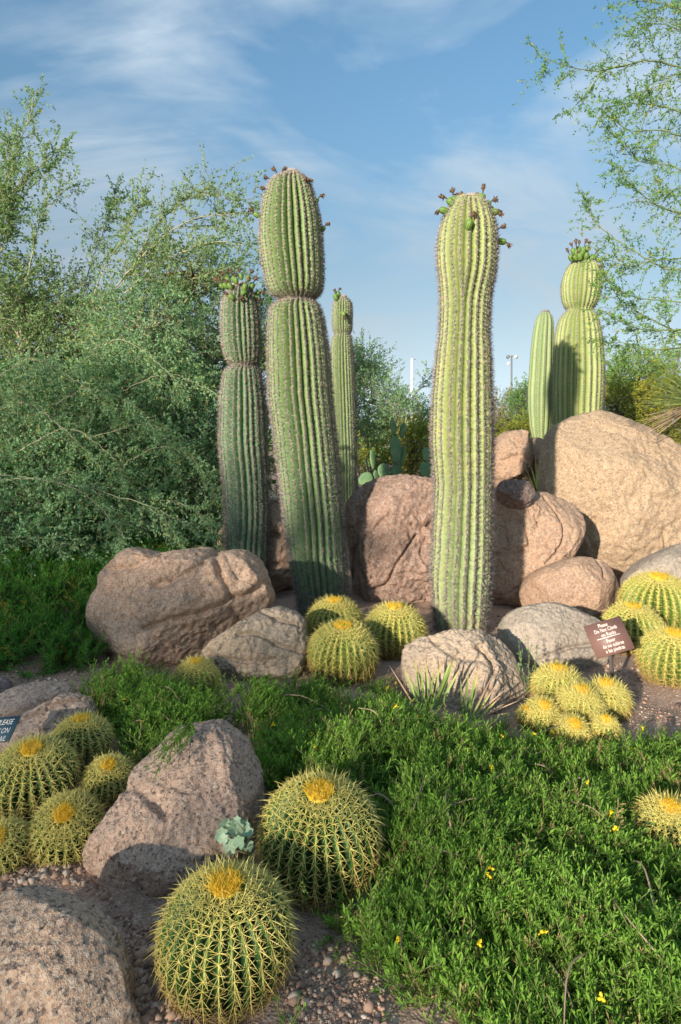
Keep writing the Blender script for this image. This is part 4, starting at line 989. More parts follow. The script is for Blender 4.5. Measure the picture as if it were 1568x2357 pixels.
ground_cover('ground_cover', 'dark green ground cover on the bank under the shrubs, left of the pinkish boulder', back_poly, (-5.0, -0.9, 4.4, 8.6), lambda x, y: 0.18 + 0.05 * np.sin(3 * x) * np.sin(2.2 * y), 7000, 1.35, 'gc_leaf_far', seed=9, flower_n=6, twig_n=16)

# ------------------------------------------------------------------ shrubs and trees on the left
def dl_limb(px, Y, dY=None):
    Ys = np.linspace(Y, Y + (dY or 0), len(px))
    return [P(a, b, yy) for (a, b), yy in zip(px, Ys)]
shrub('shrub', 'dense blue-green shrub filling the left side below the palo verde', 'shrub', P(230, 1330, 8.0) * [1, 1, 0] + [0, 0, 0.25], 14,
      [(P(120, 1000, 7.8), (0.95, 0.7, 0.75), 3), (P(330, 960, 7.9), (0.75, 0.7, 0.85), 3), (P(440, 1080, 7.9), (0.45, 0.6, 0.75), 2), (P(200, 1180, 7.4), (1.1, 0.6, 0.45), 2), (P(60, 1160, 7.2), (0.7, 0.5, 0.6), 1.6), (P(330, 780, 8.3), (0.7, 0.6, 0.55), 1.4), (P(40, 1270, 6.7), (0.7, 0.35, 0.3), 1.2), (P(330, 1230, 7.6), (0.7, 0.4, 0.3), 0.8)],
      1650, 0.038, 'sh_blue', 'bark_pale', sprayL=0.46, nl=28, tint=0.46, stemr=0.03, twigs=4, lobe=0.5, droop=0.3, up=0.5,
      limbs=[(dl_limb([(x0, y0), (x0 + 90 + 40 * rng.random(), y0 - 30 - 40 * rng.random()), (x0 + 170 + 60 * rng.random(), y0 + 10 * rng.normal()), (x0 + 230 + 70 * rng.random(), y0 + 60 + 30 * rng.random())], 6.95, -0.35), 0.005, 26, 0.26, 16, 0.034, 0.75, 0.15, -0.05, 0.3) for x0, y0 in ((-60,980),(40,1040),(120,930),(200,1010),(250,1090),(60,1150),(-20,880),(180,840),(280,900),(150,1180),(250,1180))] +  # arching limbs in front, leaf tint raised so they look sunlit
            [(dl_limb([(-60,1085),(100,1105),(250,1135),(380,1180),(460,1230)], 6.6, -0.3), 0.006, 26, 0.35, 16, 0.036, 0.5, 0.15, -0.1, 0.25),
             (dl_limb([(-60,1120),(60,1100),(180,1130),(260,1200),(300,1260)], 6.4, -0.1), 0.006, 24, 0.3, 16, 0.036, 0.45, 0.15, -0.1, 0.25),
             (dl_limb([(-40,1240),(80,1235),(150,1250),(215,1290)], 6.5, -0.2), 0.006, 18, 0.3, 14, 0.036, 0.5, 0.2, -0.1, 0.3)])
shrub('tree', 'airy palo verde with pale branches arching right over the shrubs', 'tree', P(60, 1240, 9.6) * [1, 1, 0] + [0, 0, 0.3], 6,
      [(P(230, 760, 9.4), (0.8, 0.6, 0.45), 1), (P(420, 640, 9.4), (0.7, 0.6, 0.35), 1), (P(90, 690, 9.6), (0.7, 0.6, 0.45), 1), (P(470, 800, 9.4), (0.45, 0.5, 0.6), 1)],
      620, 0.046, 'sh_palo', 'bark_pale', sprayL=0.36, nl=13, tint=0.5, stemr=0.05, twigs=3, up=0.5,
      limbs=[(dl_limb([(120,980),(200,760),(310,610),(430,510),(570,490)], 9.2, -0.3), 0.018, 40, 0.62, 26, 0.046, 0.55, 0.3, 0.35, 0.05),
             (dl_limb([(160,900),(270,680),(360,520),(450,450),(540,460)], 9.3, -0.3), 0.016, 38, 0.6, 26, 0.046, 0.552, 0.3, 0.4, 0.05),
             (dl_limb([(150,900),(230,640),(290,540),(330,455)], 9.3, 0.1), 0.014, 28, 0.5, 24, 0.046, 0.55, 0.35, 0.5, 0.05),
             (dl_limb([(150,860),(200,640),(240,530),(265,450)], 9.5, 0.1), 0.013, 24, 0.45, 24, 0.046, 0.55, 0.35, 0.5, 0.05),
             (dl_limb([(220,740),(350,620),(480,560),(590,570)], 9.0, -0.2), 0.013, 28, 0.5, 24, 0.046, 0.55, 0.25, 0.3, 0.05),
             (dl_limb([(200,800),(330,690),(450,640),(580,600)], 9.1, -0.2), 0.012, 28, 0.5, 24, 0.046, 0.55, 0.25, 0.25, 0.05)])
shrub('tree', 'loose tree with thin upright branches at the left edge, reaching highest', 'tree', P(-90, 1240, 9.0) * [1, 1, 0] + [0, 0, 0.3], 5,
      [(P(-40, 700, 9.0), (0.7, 0.6, 0.6), 1), (P(40, 830, 8.8), (0.6, 0.5, 0.6), 1), (P(-60, 480, 9.0), (0.5, 0.5, 0.6), 1)],
      450, 0.046, 'sh_palo', 'bark_pale', sprayL=0.34, nl=13, tint=0.52, stemr=0.05, twigs=3, up=0.5,
      limbs=[(dl_limb([(-60,760),(-10,520),(30,380),(75,250)], 8.8), 0.015, 34, 0.5, 24, 0.046, 0.55, 0.15, 0.5, 0.02),
             (dl_limb([(-60,640),(0,480),(70,400),(140,345)], 8.8), 0.013, 28, 0.45, 24, 0.046, 0.55, 0.15, 0.35, 0.02),
             (dl_limb([(-40,560),(10,420),(20,380),(15,330)], 8.9), 0.012, 22, 0.4, 24, 0.046, 0.55, 0.15, 0.5, 0.02),
             (dl_limb([(-20,800),(60,640),(90,520),(150,430)], 8.8), 0.013, 26, 0.42, 24, 0.046, 0.55, 0.2, 0.4, 0.02),
             (dl_limb([(-40,700),(10,560),(40,470),(130,380)], 8.9), 0.012, 22, 0.4, 24, 0.046, 0.55, 0.2, 0.4, 0.02)])
shrub('shrub', 'bright green shrub behind the leftmost saguaro', 'shrub', P(470, 1240, 9.8) * [1, 1, 0] + [0, 0, 0.3], 7,
      [(P(400, 850, 9.8), (0.8, 0.6, 0.6), 1.4), (P(560, 880, 9.8), (0.6, 0.5, 0.8), 1.2), (P(590, 1050, 9.6), (0.5, 0.5, 0.6), 1), (P(250, 870, 9.9), (0.6, 0.5, 0.6), 1), (P(610, 760, 10.0), (0.22, 0.4, 0.5), 0.5)],
      720, 0.040, 'sh_green', 'bark_dark', sprayL=0.38, nl=18, tint=0.42, stemr=0.03, lobe=0.25)
shrub('shrub', 'dark shrub at the far left behind the blue-green one', 'shrub', P(-40, 1220, 9.2) * [1, 1, 0] + [0, 0, 0.3], 6,
      [(P(-20, 930, 9.4), (0.9, 0.6, 0.9), 1.4), (P(150, 900, 9.6), (0.8, 0.6, 0.7), 1.2), (P(120, 1130, 9.0), (1.6, 0.5, 0.6), 1.4), (P(420, 1130, 9.0), (0.8, 0.5, 0.6), 1.2)],
      900, 0.040, 'sh_green', 'bark_dark', sprayL=0.38, nl=18, tint=0.36, stemr=0.03, lobe=0.25)

# ------------------------------------------------------------------ background plants, centre and right
shrub('shrub', 'feathery green shrub right of the slender distant saguaro', 'shrub', P(870, 1110, 12.5) * [1, 1, 0] + [0, 0, 0.1], 6,
      [(P(850, 930, 12.5), (0.62, 0.5, 0.75), 1.5), (P(930, 985, 12.3), (0.5, 0.5, 0.5), 1), (P(830, 840, 12.6), (0.2, 0.3, 0.3), 0.4)],
      480, 0.042, 'sh_blue', 'bark_pale', sprayL=0.36, nl=18, tint=0.66, up=0.5, stemr=0.025,
      limbs=[(dl_limb([(900,1000),(940,930),(975,885),(995,860)], 12.2), 0.014, 16, 0.35, 12, 0.042, 0.5, 0.2, 0.3, 0.05), (dl_limb([(900,1000),(950,960),(990,940)], 12.2), 0.012, 12, 0.3, 12, 0.042, 0.5, 0.2, 0.3, 0.05)])
shrub('shrub', 'yellow-green shrub behind the prickly pears', 'shrub', P(960, 1110, 10.5) * [1, 1, 0] + [0, 0, 0.1], 5,
      [(P(955, 1040, 10.5), (0.38, 0.4, 0.42), 1), (P(890, 1075, 10.5), (0.6, 0.3, 0.3), 0.8)], 240, 0.036, 'sh_yellow', 'bark_dark', sprayL=0.26, nl=16, tint=0.6, stemr=0.018)
shrub('shrub', 'pale beige dry bush in the distance below the lamp post', 'shrub', P(1165, 1040, 21) * [1, 1, 0], 6,
      [(P(1165, 955, 21), (0.75, 0.6, 0.7), 1), (P(1140, 990, 20.5), (0.7, 0.5, 0.5), 0.8)], 260, 0.06, 'sh_beige', 'bark_pale', sprayL=0.4, nl=16, tint=0.5, stemr=0.03)
shrub('shrub', 'yellow-green low bush in front of the beige dry bush', 'shrub', P(1190, 1050, 15) * [1, 1, 0], 5,
      [(P(1160, 1005, 15), (0.5, 0.4, 0.25), 1), (P(1235, 990, 15), (0.5, 0.4, 0.3), 1)], 200, 0.045, 'sh_yellow', 'bark_dark', sprayL=0.25, nl=14, tint=0.5, stemr=0.02)
shrub('shrub', 'green bush behind the smooth column cactus', 'shrub', P(1215, 1040, 18) * [1, 1, 0], 5,
      [(P(1210, 935, 18), (0.42, 0.4, 0.6), 1), (P(1250, 960, 18), (0.6, 0.4, 0.5), 1)], 220, 0.05, 'sh_green', 'bark_dark', sprayL=0.35, nl=14, tint=0.5, stemr=0.02, up=0.6)
shrub('shrub', 'soft green rounded bush in the distance at the right edge', 'shrub', P(1490, 1000, 15) * [1, 1, 0], 6,
      [(P(1470, 870, 15), (0.75, 0.6, 0.55), 1.2), (P(1560, 880, 15), (0.8, 0.6, 0.75), 1.2), (P(1410, 920, 15), (0.5, 0.5, 0.5), 1)], 560, 0.046, 'sh_green', 'bark_dark', sprayL=0.3, nl=15, tint=0.72, stemr=0.03)
shrub('shrub', 'yellow-green bush behind the huge tan boulder at the right', 'shrub', P(1450, 1010, 11.5) * [1, 1, 0], 6,
      [(P(1430, 950, 11.5), (0.6, 0.5, 0.45), 1), (P(1540, 950, 11.5), (0.7, 0.5, 0.55), 1.1)], 420, 0.04, 'sh_yellow', 'bark_dark', sprayL=0.28, nl=16, tint=0.68, stemr=0.02)
for k, (xd, yt, Yd, wd, mt, lab) in enumerate([(900, 960, 40, 6, 'sh_green', 'far green tree line left of the tallest right-hand saguaro'), (1100, 960, 45, 7, 'sh_beige', 'far pale tree line below the lamp post'),
                                  (1330, 950, 42, 6, 'sh_green', 'far green trees behind the round-topped saguaro'), (640, 930, 42, 8, 'sh_green', 'far green trees behind the leftmost saguaros'), (1560, 940, 45, 7, 'sh_yellow', 'far yellow-green trees at the right edge'), (250, 930, 45, 9, 'sh_green', 'far green trees behind the left shrubs')]):
    c = P(xd, yt, Yd); 
    shrub('tree', lab, 'tree', (c[0], c[1], 0), 5, [((c[0], c[1], c[2] * 0.45), (wd * 0.5, 1.5, c[2] * 0.5), 1), ((c[0] - wd * 0.3, c[1], c[2] * 0.5), (wd * 0.25, 1.5, c[2] * 0.55), 0.6)], 260, 0.13, mt, 'bark_dark', sprayL=0.7, nl=16, tint=0.5, stemr=0.08)

# ------------------------------------------------------------------ tree hanging in from the right
R_l = [([(1720,250),(1600,170),(1500,140),(1440,150),(1370,163),(1300,150),(1242,128)],26,0.32), ([(1440,150),(1390,165),(1350,215),(1310,258)],10,0.16),
       ([(1720,300),(1640,90),(1560,20),(1470,0)],30,0.45), ([(1720,200),(1620,100),(1540,60),(1480,50)],26,0.4), ([(1720,360),(1620,280),(1520,245),(1450,240),(1390,246)],26,0.3),
       ([(1720,420),(1600,330),(1520,300),(1450,300),(1400,265)],20,0.28), ([(1720,470),(1620,420),(1540,380),(1470,370),(1415,312)],24,0.3), ([(1720,500),(1620,500),(1530,480),(1470,440),(1430,380)],24,0.3),
       ([(1720,560),(1600,610),(1540,620),(1480,590),(1420,552),(1370,510),(1345,465)],26,0.25), ([(1720,560),(1600,590),(1500,600),(1450,612),(1390,596)],24,0.25),
       ([(1720,600),(1620,690),(1520,690),(1450,680),(1390,640)],22,0.25), ([(1720,640),(1620,740),(1530,760),(1450,750),(1388,715)],24,0.25), ([(1720,660),(1620,780),(1500,805),(1440,790),(1385,788)],24,0.25), ([(1720,620),(1600,760),(1500,735),(1430,690),(1400,650)],18,0.22),
       ([(1720,300),(1640,200),(1580,160),(1530,190),(1480,210)],24,0.34), ([(1720,340),(1640,380),(1570,430),(1520,440)],18,0.3)]
def right_tree():
    base = np.array([P(1780, 1200, 5.6)[0], 5.6, 0.0])
    root = thing('tree', base, 'light green feathery tree whose branches hang in from the right edge', 'tree')
    mbT, mbB, mbL = MB(), MB(), MB()
    hub = P(1740, 420, 5.6)
    tube(mbT, curve([base, base + [0.05, 0, 1.2], hub, hub + [-0.1, 0.1, 1.2]], 16), np.linspace(0.09, 0.03, 16), 9, 0.4)
    for px, n, L in R_l:
        Yb = 5.5 - 0.5 * rng.random()
        leafy_limb(mbL, mbB, dl_limb(px, 5.6, Yb - 5.6), 0.009, int(n * 1.05), L, 20, 0.032, 0.64, 0.22, -0.05, 0.2, 0.0105, 0.006, 2)
    mbT.obj('trunk', M['bark_green'], root, smooth=True, offset=base)
    tag(mbB.obj('branches', M['bark_green'], root, offset=base), kind='stuff')
    tag(mbL.obj('crown', M['sh_tree'], root, offset=base), kind='stuff')
right_tree()

# ------------------------------------------------------------------ sword-leaved plants
M['blade'] = mat_tint('yucca_blade', [(0.0, (0.10, 0.18, 0.05)), (0.4, (0.20, 0.29, 0.07)), (0.6, (0.34, 0.33, 0.10)), (0.8, (0.30, 0.14, 0.09)), (1.0, (0.36, 0.26, 0.17))], 0.5)
def blade(root, base, p0, p1, sag, wid, t0, t1, fold=0.35):
    pts = curve([p0, (np.asarray(p0) + p1) / 2 + np.array([0, 0, sag]), p1], 7)
    d = nrm(np.gradient(pts, axis=0)); view = nrm(np.array([[0.2 * rng.normal(), -1, 0.5]]))
    S = nrm(np.cross(d, view)); Nn = np.cross(S, d)
    t = np.linspace(0, 1, 7); w = wid * 0.72 * (0.75 + 0.6 * t) * (1 - t ** 2.2) * 0.5 + 0.0004
    A = pts + S * w[:, None] + Nn * w[:, None] * fold; B = pts - S * w[:, None] + Nn * w[:, None] * fold; C = pts
    V = np.stack([A, C, B], 1).reshape(-1, 3)
    Q = [q for i in range(6) for q in ([i*3, i*3+1, i*3+4, i*3+3], [i*3+1, i*3+2, i*3+5, i*3+4])]
    MB().add(V - base, None, Q, np.repeat(t0 + (t1 - t0) * t ** 2, 3)).obj('leaf', M['blade'], root)
def sword_plant(name, label, basepx, Y, tips, z0=0.0, sag=0.0, cat='plant'):
    b = P(*basepx, Y)
    root = thing(name, b, label, cat)
    for (tx, ty, dY, wid, t0, t1, ox) in tips:
        p0 = b + np.array([ox, 0.02 * rng.normal(), 0]); p1 = P(tx, ty, Y + dY)
        blade(root, b, p0, p1, sag, wid, t0, t1)
    return root
tips = [(925,1522,0.05,0.016,0.3,0.85,-0.06),(954,1512,0,0.020,0.15,0.8,-0.05),(967,1514,-0.05,0.018,0.2,0.85,-0.03),(982,1500,0.0,0.022,0.3,0.95,-0.02),(1001,1530,-0.05,0.018,0.2,0.8,-0.01),(1018,1512,-0.03,0.022,0.3,0.85,0.01),(1047,1512,-0.05,0.034,0.25,0.55,0.03),(1036,1520,0.02,0.028,0.2,0.6,0.02),(897,1532,0.08,0.012,0.9,1,-0.08),(905,1640,-0.1,0.014,0.9,1,-0.08),(940,1545,-0.1,0.018,0.15,0.8,-0.04),(990,1545,-0.1,0.02,0.1,0.75,0),(1060,1535,0.0,0.024,0.3,0.8,0.05),(960,1530,0.05,0.016,0.4,0.9,-0.02),(1025,1545,-0.1,0.024,0.2,0.6,0.03)]
sword_plant('yucca', 'sword-leaved yucca with upright reddish-tipped leaves before the grey rock', (990,1630), 3.72, tips)
tips = [(1079,1537,0.0,0.022,0.2,0.75,-0.02),(1104,1517,0.05,0.016,0.4,0.9,0),(1164,1587,-0.05,0.016,0.9,1.0,0.03),(1144,1572,0,0.018,0.4,1,0.02),(1194,1612,0,0.014,0.95,1,0.03),(1130,1560,0.05,0.016,0.6,1,0.01),(1150,1605,-0.1,0.018,0.3,0.9,0.02),(1060,1560,-0.05,0.018,0.15,0.7,-0.03),(1170,1640,-0.15,0.014,0.95,1,0.04),(1095,1550,-0.05,0.02,0.2,0.7,0),(1160,1620,-0.05,0.014,0.9,1,0.04)]
sword_plant('yucca', 'smaller yucca with dry leaves leaning right, at the foot of the grey rock', (1078,1655), 3.6, tips)
tips = []
for k in range(80):
    a = math.radians(100 + 115 * (k + 0.5) / 80 + rng.normal() * 3); L = 118 + 34 * rng.random()
    low = (k / 80) > 0.76
    tips.append((1612 + L * math.cos(a), 925 - L * math.sin(a) * 0.95, -0.5 + 0.8 * rng.random(), 0.011, 0.35 + 0.2 * rng.random() if not low else 0.95, 0.5 if not low else 1.0, 0.0))
tips = [(t[0], t[1] + (14 if t[5] == 1.0 else 0), *t[2:]) for t in tips]
sword_plant('yucca', 'spiky yucca poking in from the right edge, lower leaves dry and tan', (1612,925), 7.0, tips)
tips = [(1208,1072,0,0.012,0.5,0.6,-0.02),(1218,1060,-0.05,0.014,0.5,0.55,-0.01),(1232,1045,0,0.014,0.5,0.6,0),(1243,1052,-0.05,0.012,0.5,0.6,0.01),(1212,1092,-0.1,0.012,0.5,0.65,-0.02),(1202,1085,0,0.01,0.6,0.7,-0.02),(1238,1065,-0.1,0.012,0.45,0.6,0.0),(1225,1080,-0.1,0.013,0.5,0.6,0.0)]
sword_plant('yucca', 'tuft of yellow-green blades between the huge tan boulder and the dark flat stone', (1236,1126), 6.9, tips)

# ------------------------------------------------------------------ prickly pears
def mat_pad():
    m, nt = newmat('prickly_pear_pad'); tc = nd(nt, 'ShaderNodeTexCoord'); v = tc.outputs['Object']
    c = mixc(nt, ramp(nt, noise(nt, v, 6, 4), [(0.35, (0, 0, 0)), (0.65, (1, 1, 1))]), (0.08, 0.17, 0.08), (0.16, 0.25, 0.11))
    vo = nd(nt, 'ShaderNodeTexVoronoi'); vo.inputs['Scale'].default_value = 26; nt.links.new(v, vo.inputs['Vector'])
    c = mixc(nt, ramp(nt, vo.outputs['Distance'], [(0.0, (0.6, 0.6, 0.6)), (0.12, (0, 0, 0))]), c, (0.30, 0.26, 0.14))
    principled(nt, c, 0.55, None, 0.35); return m
M['pad'] = mat_pad()
def pear(label, Y, pads):
    base = P(pads[0][0], pads[0][1] + pads[0][3] / 2, Y); base[2] = 0.1
    root = thing('prickly_pear_cactus', base, label, 'cactus', 'prickly pears')
    for (xd, yd, w, h, yaw, roll, dy) in pads:
        c = P(xd, yd, Y + dy); a, b = w / 2 * Y / F, h / 2 * Y / F
        th = np.arange(20) / 20 * 6.2832; ps = np.linspace(-1, 1, 9) * math.pi / 2
        sh = 1 - 0.22 * np.sin(th) * -1 * 0.6
        ww = a * np.cos(th) * (0.86 + 0.16 * np.sin(th)); hh = b * np.sin(th)
        V = np.stack([np.cos(ps)[:, None] ** 0.4 * ww, 0.016 * np.sin(ps)[:, None] * np.ones(20), np.cos(ps)[:, None] ** 0.4 * hh], -1).reshape(-1, 3)
        R3 = np.array(Matrix.Rotation(yaw, 3, 'Z') @ Matrix.Rotation(roll, 3, 'Y') @ Matrix.Rotation(-0.15, 3, 'X'))
        i = np.arange(8)[:, None] * 20; j = np.arange(20)[None, :]; j2 = (j + 1) % 20
        MB().add(V @ R3.T, None, np.stack([i + j, i + j2, i + 20 + j2, i + 20 + j], -1).reshape(-1, 4)).obj('pad', M['pad'], root, smooth=True, loc=c - base)
pear('prickly pear with stacked flat pads behind the brown boulder', 8.1, [(913,1092,32,50,0.3,0,0.05),(911,1036,34,66,0.4,0.03,0),(906,984,20,38,0.5,-0.05,0.02),(927,990,22,36,-0.9,0.2,0.06),(926,1052,22,56,-1.0,0.15,0.08),(858,1058,20,46,0.8,0.05,0.05),(884,1086,34,40,0.3,-0.1,-0.03),(904,1096,22,34,-0.8,0.1,-0.02),(843,1104,42,34,0.2,-0.6,0.02),(866,1100,20,40,0.7,0.1,0.1)])
pear('smaller prickly pear tucked behind the tallest right-hand saguaro', 7.9, [(979,1082,34,40,0.3,0.1,0),(982,1046,28,34,0.3,0.15,0.02),(1000,1060,30,40,0.2,0.1,0.05),(978,1108,30,40,0.2,0.1,0.05)])

# ------------------------------------------------------------------ small plants
M['mallow'] = mat_leaf('mallow_leaf', (0.24, 0.36, 0.24), (0.42, 0.54, 0.38), None, 0.25)
def mallow():
    Y = 2.32; b = P(574, 1966, Y)
    root = thing('leafy_plant', b, 'small pale grey-green plant with scalloped leaves between boulder and barrel cacti', 'plant')
    mb = MB(); lv = [(518,1900,17),(542,1908,20),(561,1902,16),(512,1922,17),(530,1945,18),(552,1938,16),(571,1918,15),(573,1947,14),(515,1932,13),(531,1965,15),(545,1890,12),(556,1922,14),(526,1912,15)]
    for x, y, s in lv:
        c = P(x, y, Y - 0.04 + 0.03 * rng.normal())
        tube(mb, curve([b, (b + c) / 2 + [0.01 * rng.normal(), 0, 0.012], c], 6), np.linspace(0.0028, 0.0012, 6), 5, 0.6)
    mb.obj('stem', M['gc_stem'], root, offset=b)
    for x, y, s in lv:
        c = P(x, y, Y - 0.04 + 0.03 * rng.normal()); r = s * Y / F
        n = 22; a = np.arange(n) / n * 6.2832
        rr = r * (0.9 + 0.12 * np.cos(a * 7)) * np.where(np.abs(a - math.pi * 1.5) < 0.3, 0.55, 1)
        z = 0.25 * rr * np.cos(a * 3.5) * 0.5
        R3 = np.array(Matrix.Rotation(rng.normal() * 0.5, 3, 'Z') @ Matrix.Rotation(0.9 + 0.45 * rng.normal(), 3, 'X'))
        ring1 = np.stack([rr * np.cos(a), rr * np.sin(a), z + 0.2 * r], 1); ring2 = np.stack([rr * 0.5 * np.cos(a), rr * 0.5 * np.sin(a), z * 0.4 + 0.06 * r], 1)
        V = np.concatenate([ring1, ring2, [[0, 0, 0]]]) @ R3.T
        j = np.arange(n); j2 = (j + 1) % n
        MB().add(V, np.stack([n + j, n + j2, np.full(n, 2 * n)], 1), np.stack([j, j2, n + j2, n + j], 1), np.clip(0.4 + 0.25 * rng.normal(), 0, 1)).obj('leaf', M['mallow'], root, smooth=True, loc=c - b)
mallow()
def wispy(label, basepx, Y, tops, leaf, n, mat='gc_leaf', Yt=None):
    if not isinstance(mat, str): mat, Yt = 'gc_leaf', mat
    b = P(*basepx, Y); root = thing('leafy_plant', b, label, 'plant')
    mbS, mbL = MB(), MB()
    for x, y in tops:
        e = P(x, y, (Yt + (Y - Yt) * 0.6 * (1780 - y) / 110 if Yt else Y) + (0.02 if Yt else 0.05) * rng.normal()); c = curve([b, (b + e) / 2 + [0.02 * rng.normal(), 0, 0], e], 10)
        tube(mbS, c, np.linspace(0.003, 0.001, 10), 4, 0.3)
        k = rng.integers(1, 10, n); d = nrm((e - b)[None])
        leaves(mbL, c[k] + rng.normal(size=(n, 3)) * 0.003, d + rng.normal(size=(n, 3)) * 0.5, rng.normal(size=(n, 3)), leaf, leaf * 0.22, np.clip(0.55 + 0.2 * rng.normal(size=n), 0, 0.9))
    mbS.obj('stem', M['gc_stem'], root, offset=b); tag(mbL.obj('foliage', M[mat], root, offset=b), kind='stuff')
wispy('thin upright green weed between the grey rock and the pale boulder', (1216,1600), 3.95, [(1195,1480),(1203,1500),(1215,1468),(1222,1490),(1236,1478),(1240,1510),(1185,1530)], 0.026, 26, 'sh_palo')
wispy('small green seedling on bare soil at the bottom edge', (668,2370), 1.74, [(690,2290),(700,2318),(655,2330),(640,2300)], 0.018, 18)
wispy('little green sprig beside the right flank of the biggest barrel cactus', (695,2085), 2.1, [(690,2035),(702,2050)], 0.016, 16)
wispy('green sprig growing up in front of the middle barrel cacti', (795,1560), 4.05, [(792,1440),(798,1470),(788,1490)], 0.026, 26)
wispy('small green weed at the foot of the low grey-tan rock', (704,1490), 4.5, [(700,1445),(708,1450),(698,1460)], 0.026, 18)
wispy('sprig of green leaves draped over the top of the long speckled boulder', (440,1664), 2.62, [(400,1700),(372,1735),(345,1760),(415,1720),(385,1760),(360,1780),(430,1700),(395,1740),(350,1735),(410,1680),(378,1710)], 0.019, 60, 2.40)
wispy('upright leafy shoot standing out in front of the large pinkish boulder', (325,1590), 3.7, [(300,1500),(322,1496),(340,1510),(285,1530),(312,1520)], 0.024, 40)

# ------------------------------------------------------------------ signs
def flat_mat(name, col, rough=0.5, vary=0.06):
    m, nt = newmat(name); tc = nd(nt, 'ShaderNodeTexCoord')
    c = mixc(nt, noise(nt, tc.outputs['Object'], 18, 4), tuple(x * (1 - vary) for x in col), tuple(min(1, x * (1 + vary)) for x in col))
    principled(nt, c, rough, None, 0.4); return m
M['sign_brown'] = flat_mat('sign_brown', (0.185, 0.10, 0.082)); M['sign_teal'] = flat_mat('sign_teal', (0.055, 0.11, 0.135))
M['letter'] = flat_mat('lettering', (0.75, 0.70, 0.64)); M['steel'] = flat_mat('dark_steel', (0.09, 0.075, 0.07), 0.4, 0.3)
def text_mesh(body, size, shear=0.0, align='CENTER'):
    cu = bpy.data.curves.new('txt', 'FONT'); cu.body = body; cu.size = size; cu.align_x = align; cu.align_y = 'CENTER'; cu.shear = shear; cu.space_line = 1
    cu.resolution_u = 3; cu.extrude = 0.0004
    o = bpy.data.objects.new('txt', cu); COL.objects.link(o)
    dg = bpy.context.evaluated_depsgraph_get(); me = bpy.data.meshes.new_from_object(o.evaluated_get(dg))
    bpy.data.objects.remove(o, do_unlink=True); return me
def slab_box(mb, w, h, t, bev=0.0):
    V = [(x * w / 2, y * h / 2, z) for z in (0, -t) for x, y in ((-1, -1), (1, -1), (1, 1), (-1, 1))]
    mb.add(V, None, [(0, 1, 2, 3), (7, 6, 5, 4), (0, 4, 5, 1), (1, 5, 6, 2), (2, 6, 7, 3), (3, 7, 4, 0)])
def sign(name, label, corners, Ys, matp, lines, post, zfoot, shear=0.0, rule=None, rightalign=False, size=None):
    """corners: top left, top right, bottom right, bottom left in the photo, Ys their distances"""
    c = [P(x, y, yy) for (x, y), yy in zip(corners, Ys)]
    cen = sum(c) / 4; ux = nrm((c[1] - c[0] + c[2] - c[3])[None])[0]; vy = (c[0] - c[3] + c[1] - c[2]); 
    w = np.linalg.norm(c[1] - c[0] + c[2] - c[3]) / 2; vy = vy - ux * (vy @ ux); h = np.linalg.norm(vy) / 2; vy = nrm(vy[None])[0]; nz = np.cross(ux, vy)
    foot = P(post[2], post[3], post[4])
    root = thing(name, foot, label, 'sign')
    Mx = Matrix(((ux[0], vy[0], nz[0], cen[0] - foot[0]), (ux[1], vy[1], nz[1], cen[1] - foot[1]), (ux[2], vy[2], nz[2], cen[2] - foot[2]), (0, 0, 0, 1)))
    mb = MB(); slab_box(mb, w, h, 0.006); pl = mb.obj('panel', M[matp], root); pl.matrix_local = Mx
    for body, fx, fy, sz in lines:
        me = text_mesh(body, sz * h, shear, 'RIGHT' if rightalign else 'CENTER'); me.materials.append(M['letter'])
        o = link('lettering', me, pl, (fx * w, fy * h, 0.0012)); o.scale = (0.74, 1.0, 1.0)
    if rule:
        mb = MB(); slab_box(mb, rule[1] * w, rule[2] * h, 0.0008); mb.obj('rule_line', M['letter'], pl, loc=(rule[3] * w, rule[0] * h, 0.0016))
    # flat steel post from the back of the panel to the soil
    top = cen + vy * h * 0.1 - nz * 0.012
    a = foot * 0; b = P(post[0], post[1], post[5]) - foot; e = top - foot
    mb = MB(); pts = curve([a - [0, 0, 0.05], b, b * 0.5 + e * 0.5, e], 12)
    d = nrm(np.gradient(pts, axis=0)); S = np.array([[1.0, 0, 0]]); N2 = nrm(np.cross(d, S))
    hw, ht = post[6], 0.004
    V = np.stack([pts + S * hw + N2 * ht, pts - S * hw + N2 * ht, pts - S * hw - N2 * ht, pts + S * hw - N2 * ht], 1).reshape(-1, 3)
    Q = [(i * 4 + k, i * 4 + (k + 1) % 4, i * 4 + 4 + (k + 1) % 4, i * 4 + 4 + k) for i in range(11) for k in range(4)]
    mb.add(V, None, Q).obj('post', M['steel'], root)
    return root
sign('sign', 'brown sign on a steel post asking visitors not to climb on rocks',
     [(1338.5,1441.5),(1422,1419.5),(1466.5,1489),(1379.5,1516.5)], (4.18, 4.15, 4.03, 4.06), 'sign_brown',
     [('Please', -0.02, 0.375, 0.155), ('Do Not Climb', 0.0, 0.235, 0.155), ('on Rocks', 0.03, 0.095, 0.155), ('Favor', 0.02, -0.10, 0.155), ('de no subirse', 0.03, -0.235, 0.155), ('a las piedras', 0.03, -0.375, 0.155)],
     (1406, 1515, 1411, 1572, 4.12, 4.10, 0.0125), 0, rule=(0.012, 0.62, 0.022, 0.0))
sign('sign', 'blue-grey sign with white italic capitals cut off by the left edge',
     [(-52,1654),(45.5,1647.5),(22,1704),(-78,1714)], (3.06, 3.02, 2.92, 2.96), 'sign_teal',
     [('PLEASE', 0.40, 0.26, 0.30), ('STAY ON', 0.41, -0.08, 0.30), ('TRAIL', 0.42, -0.40, 0.30)],
     (-16, 1712, -14, 1780, 3.02, 3.0, 0.012), 0, shear=0.12, rightalign=True)

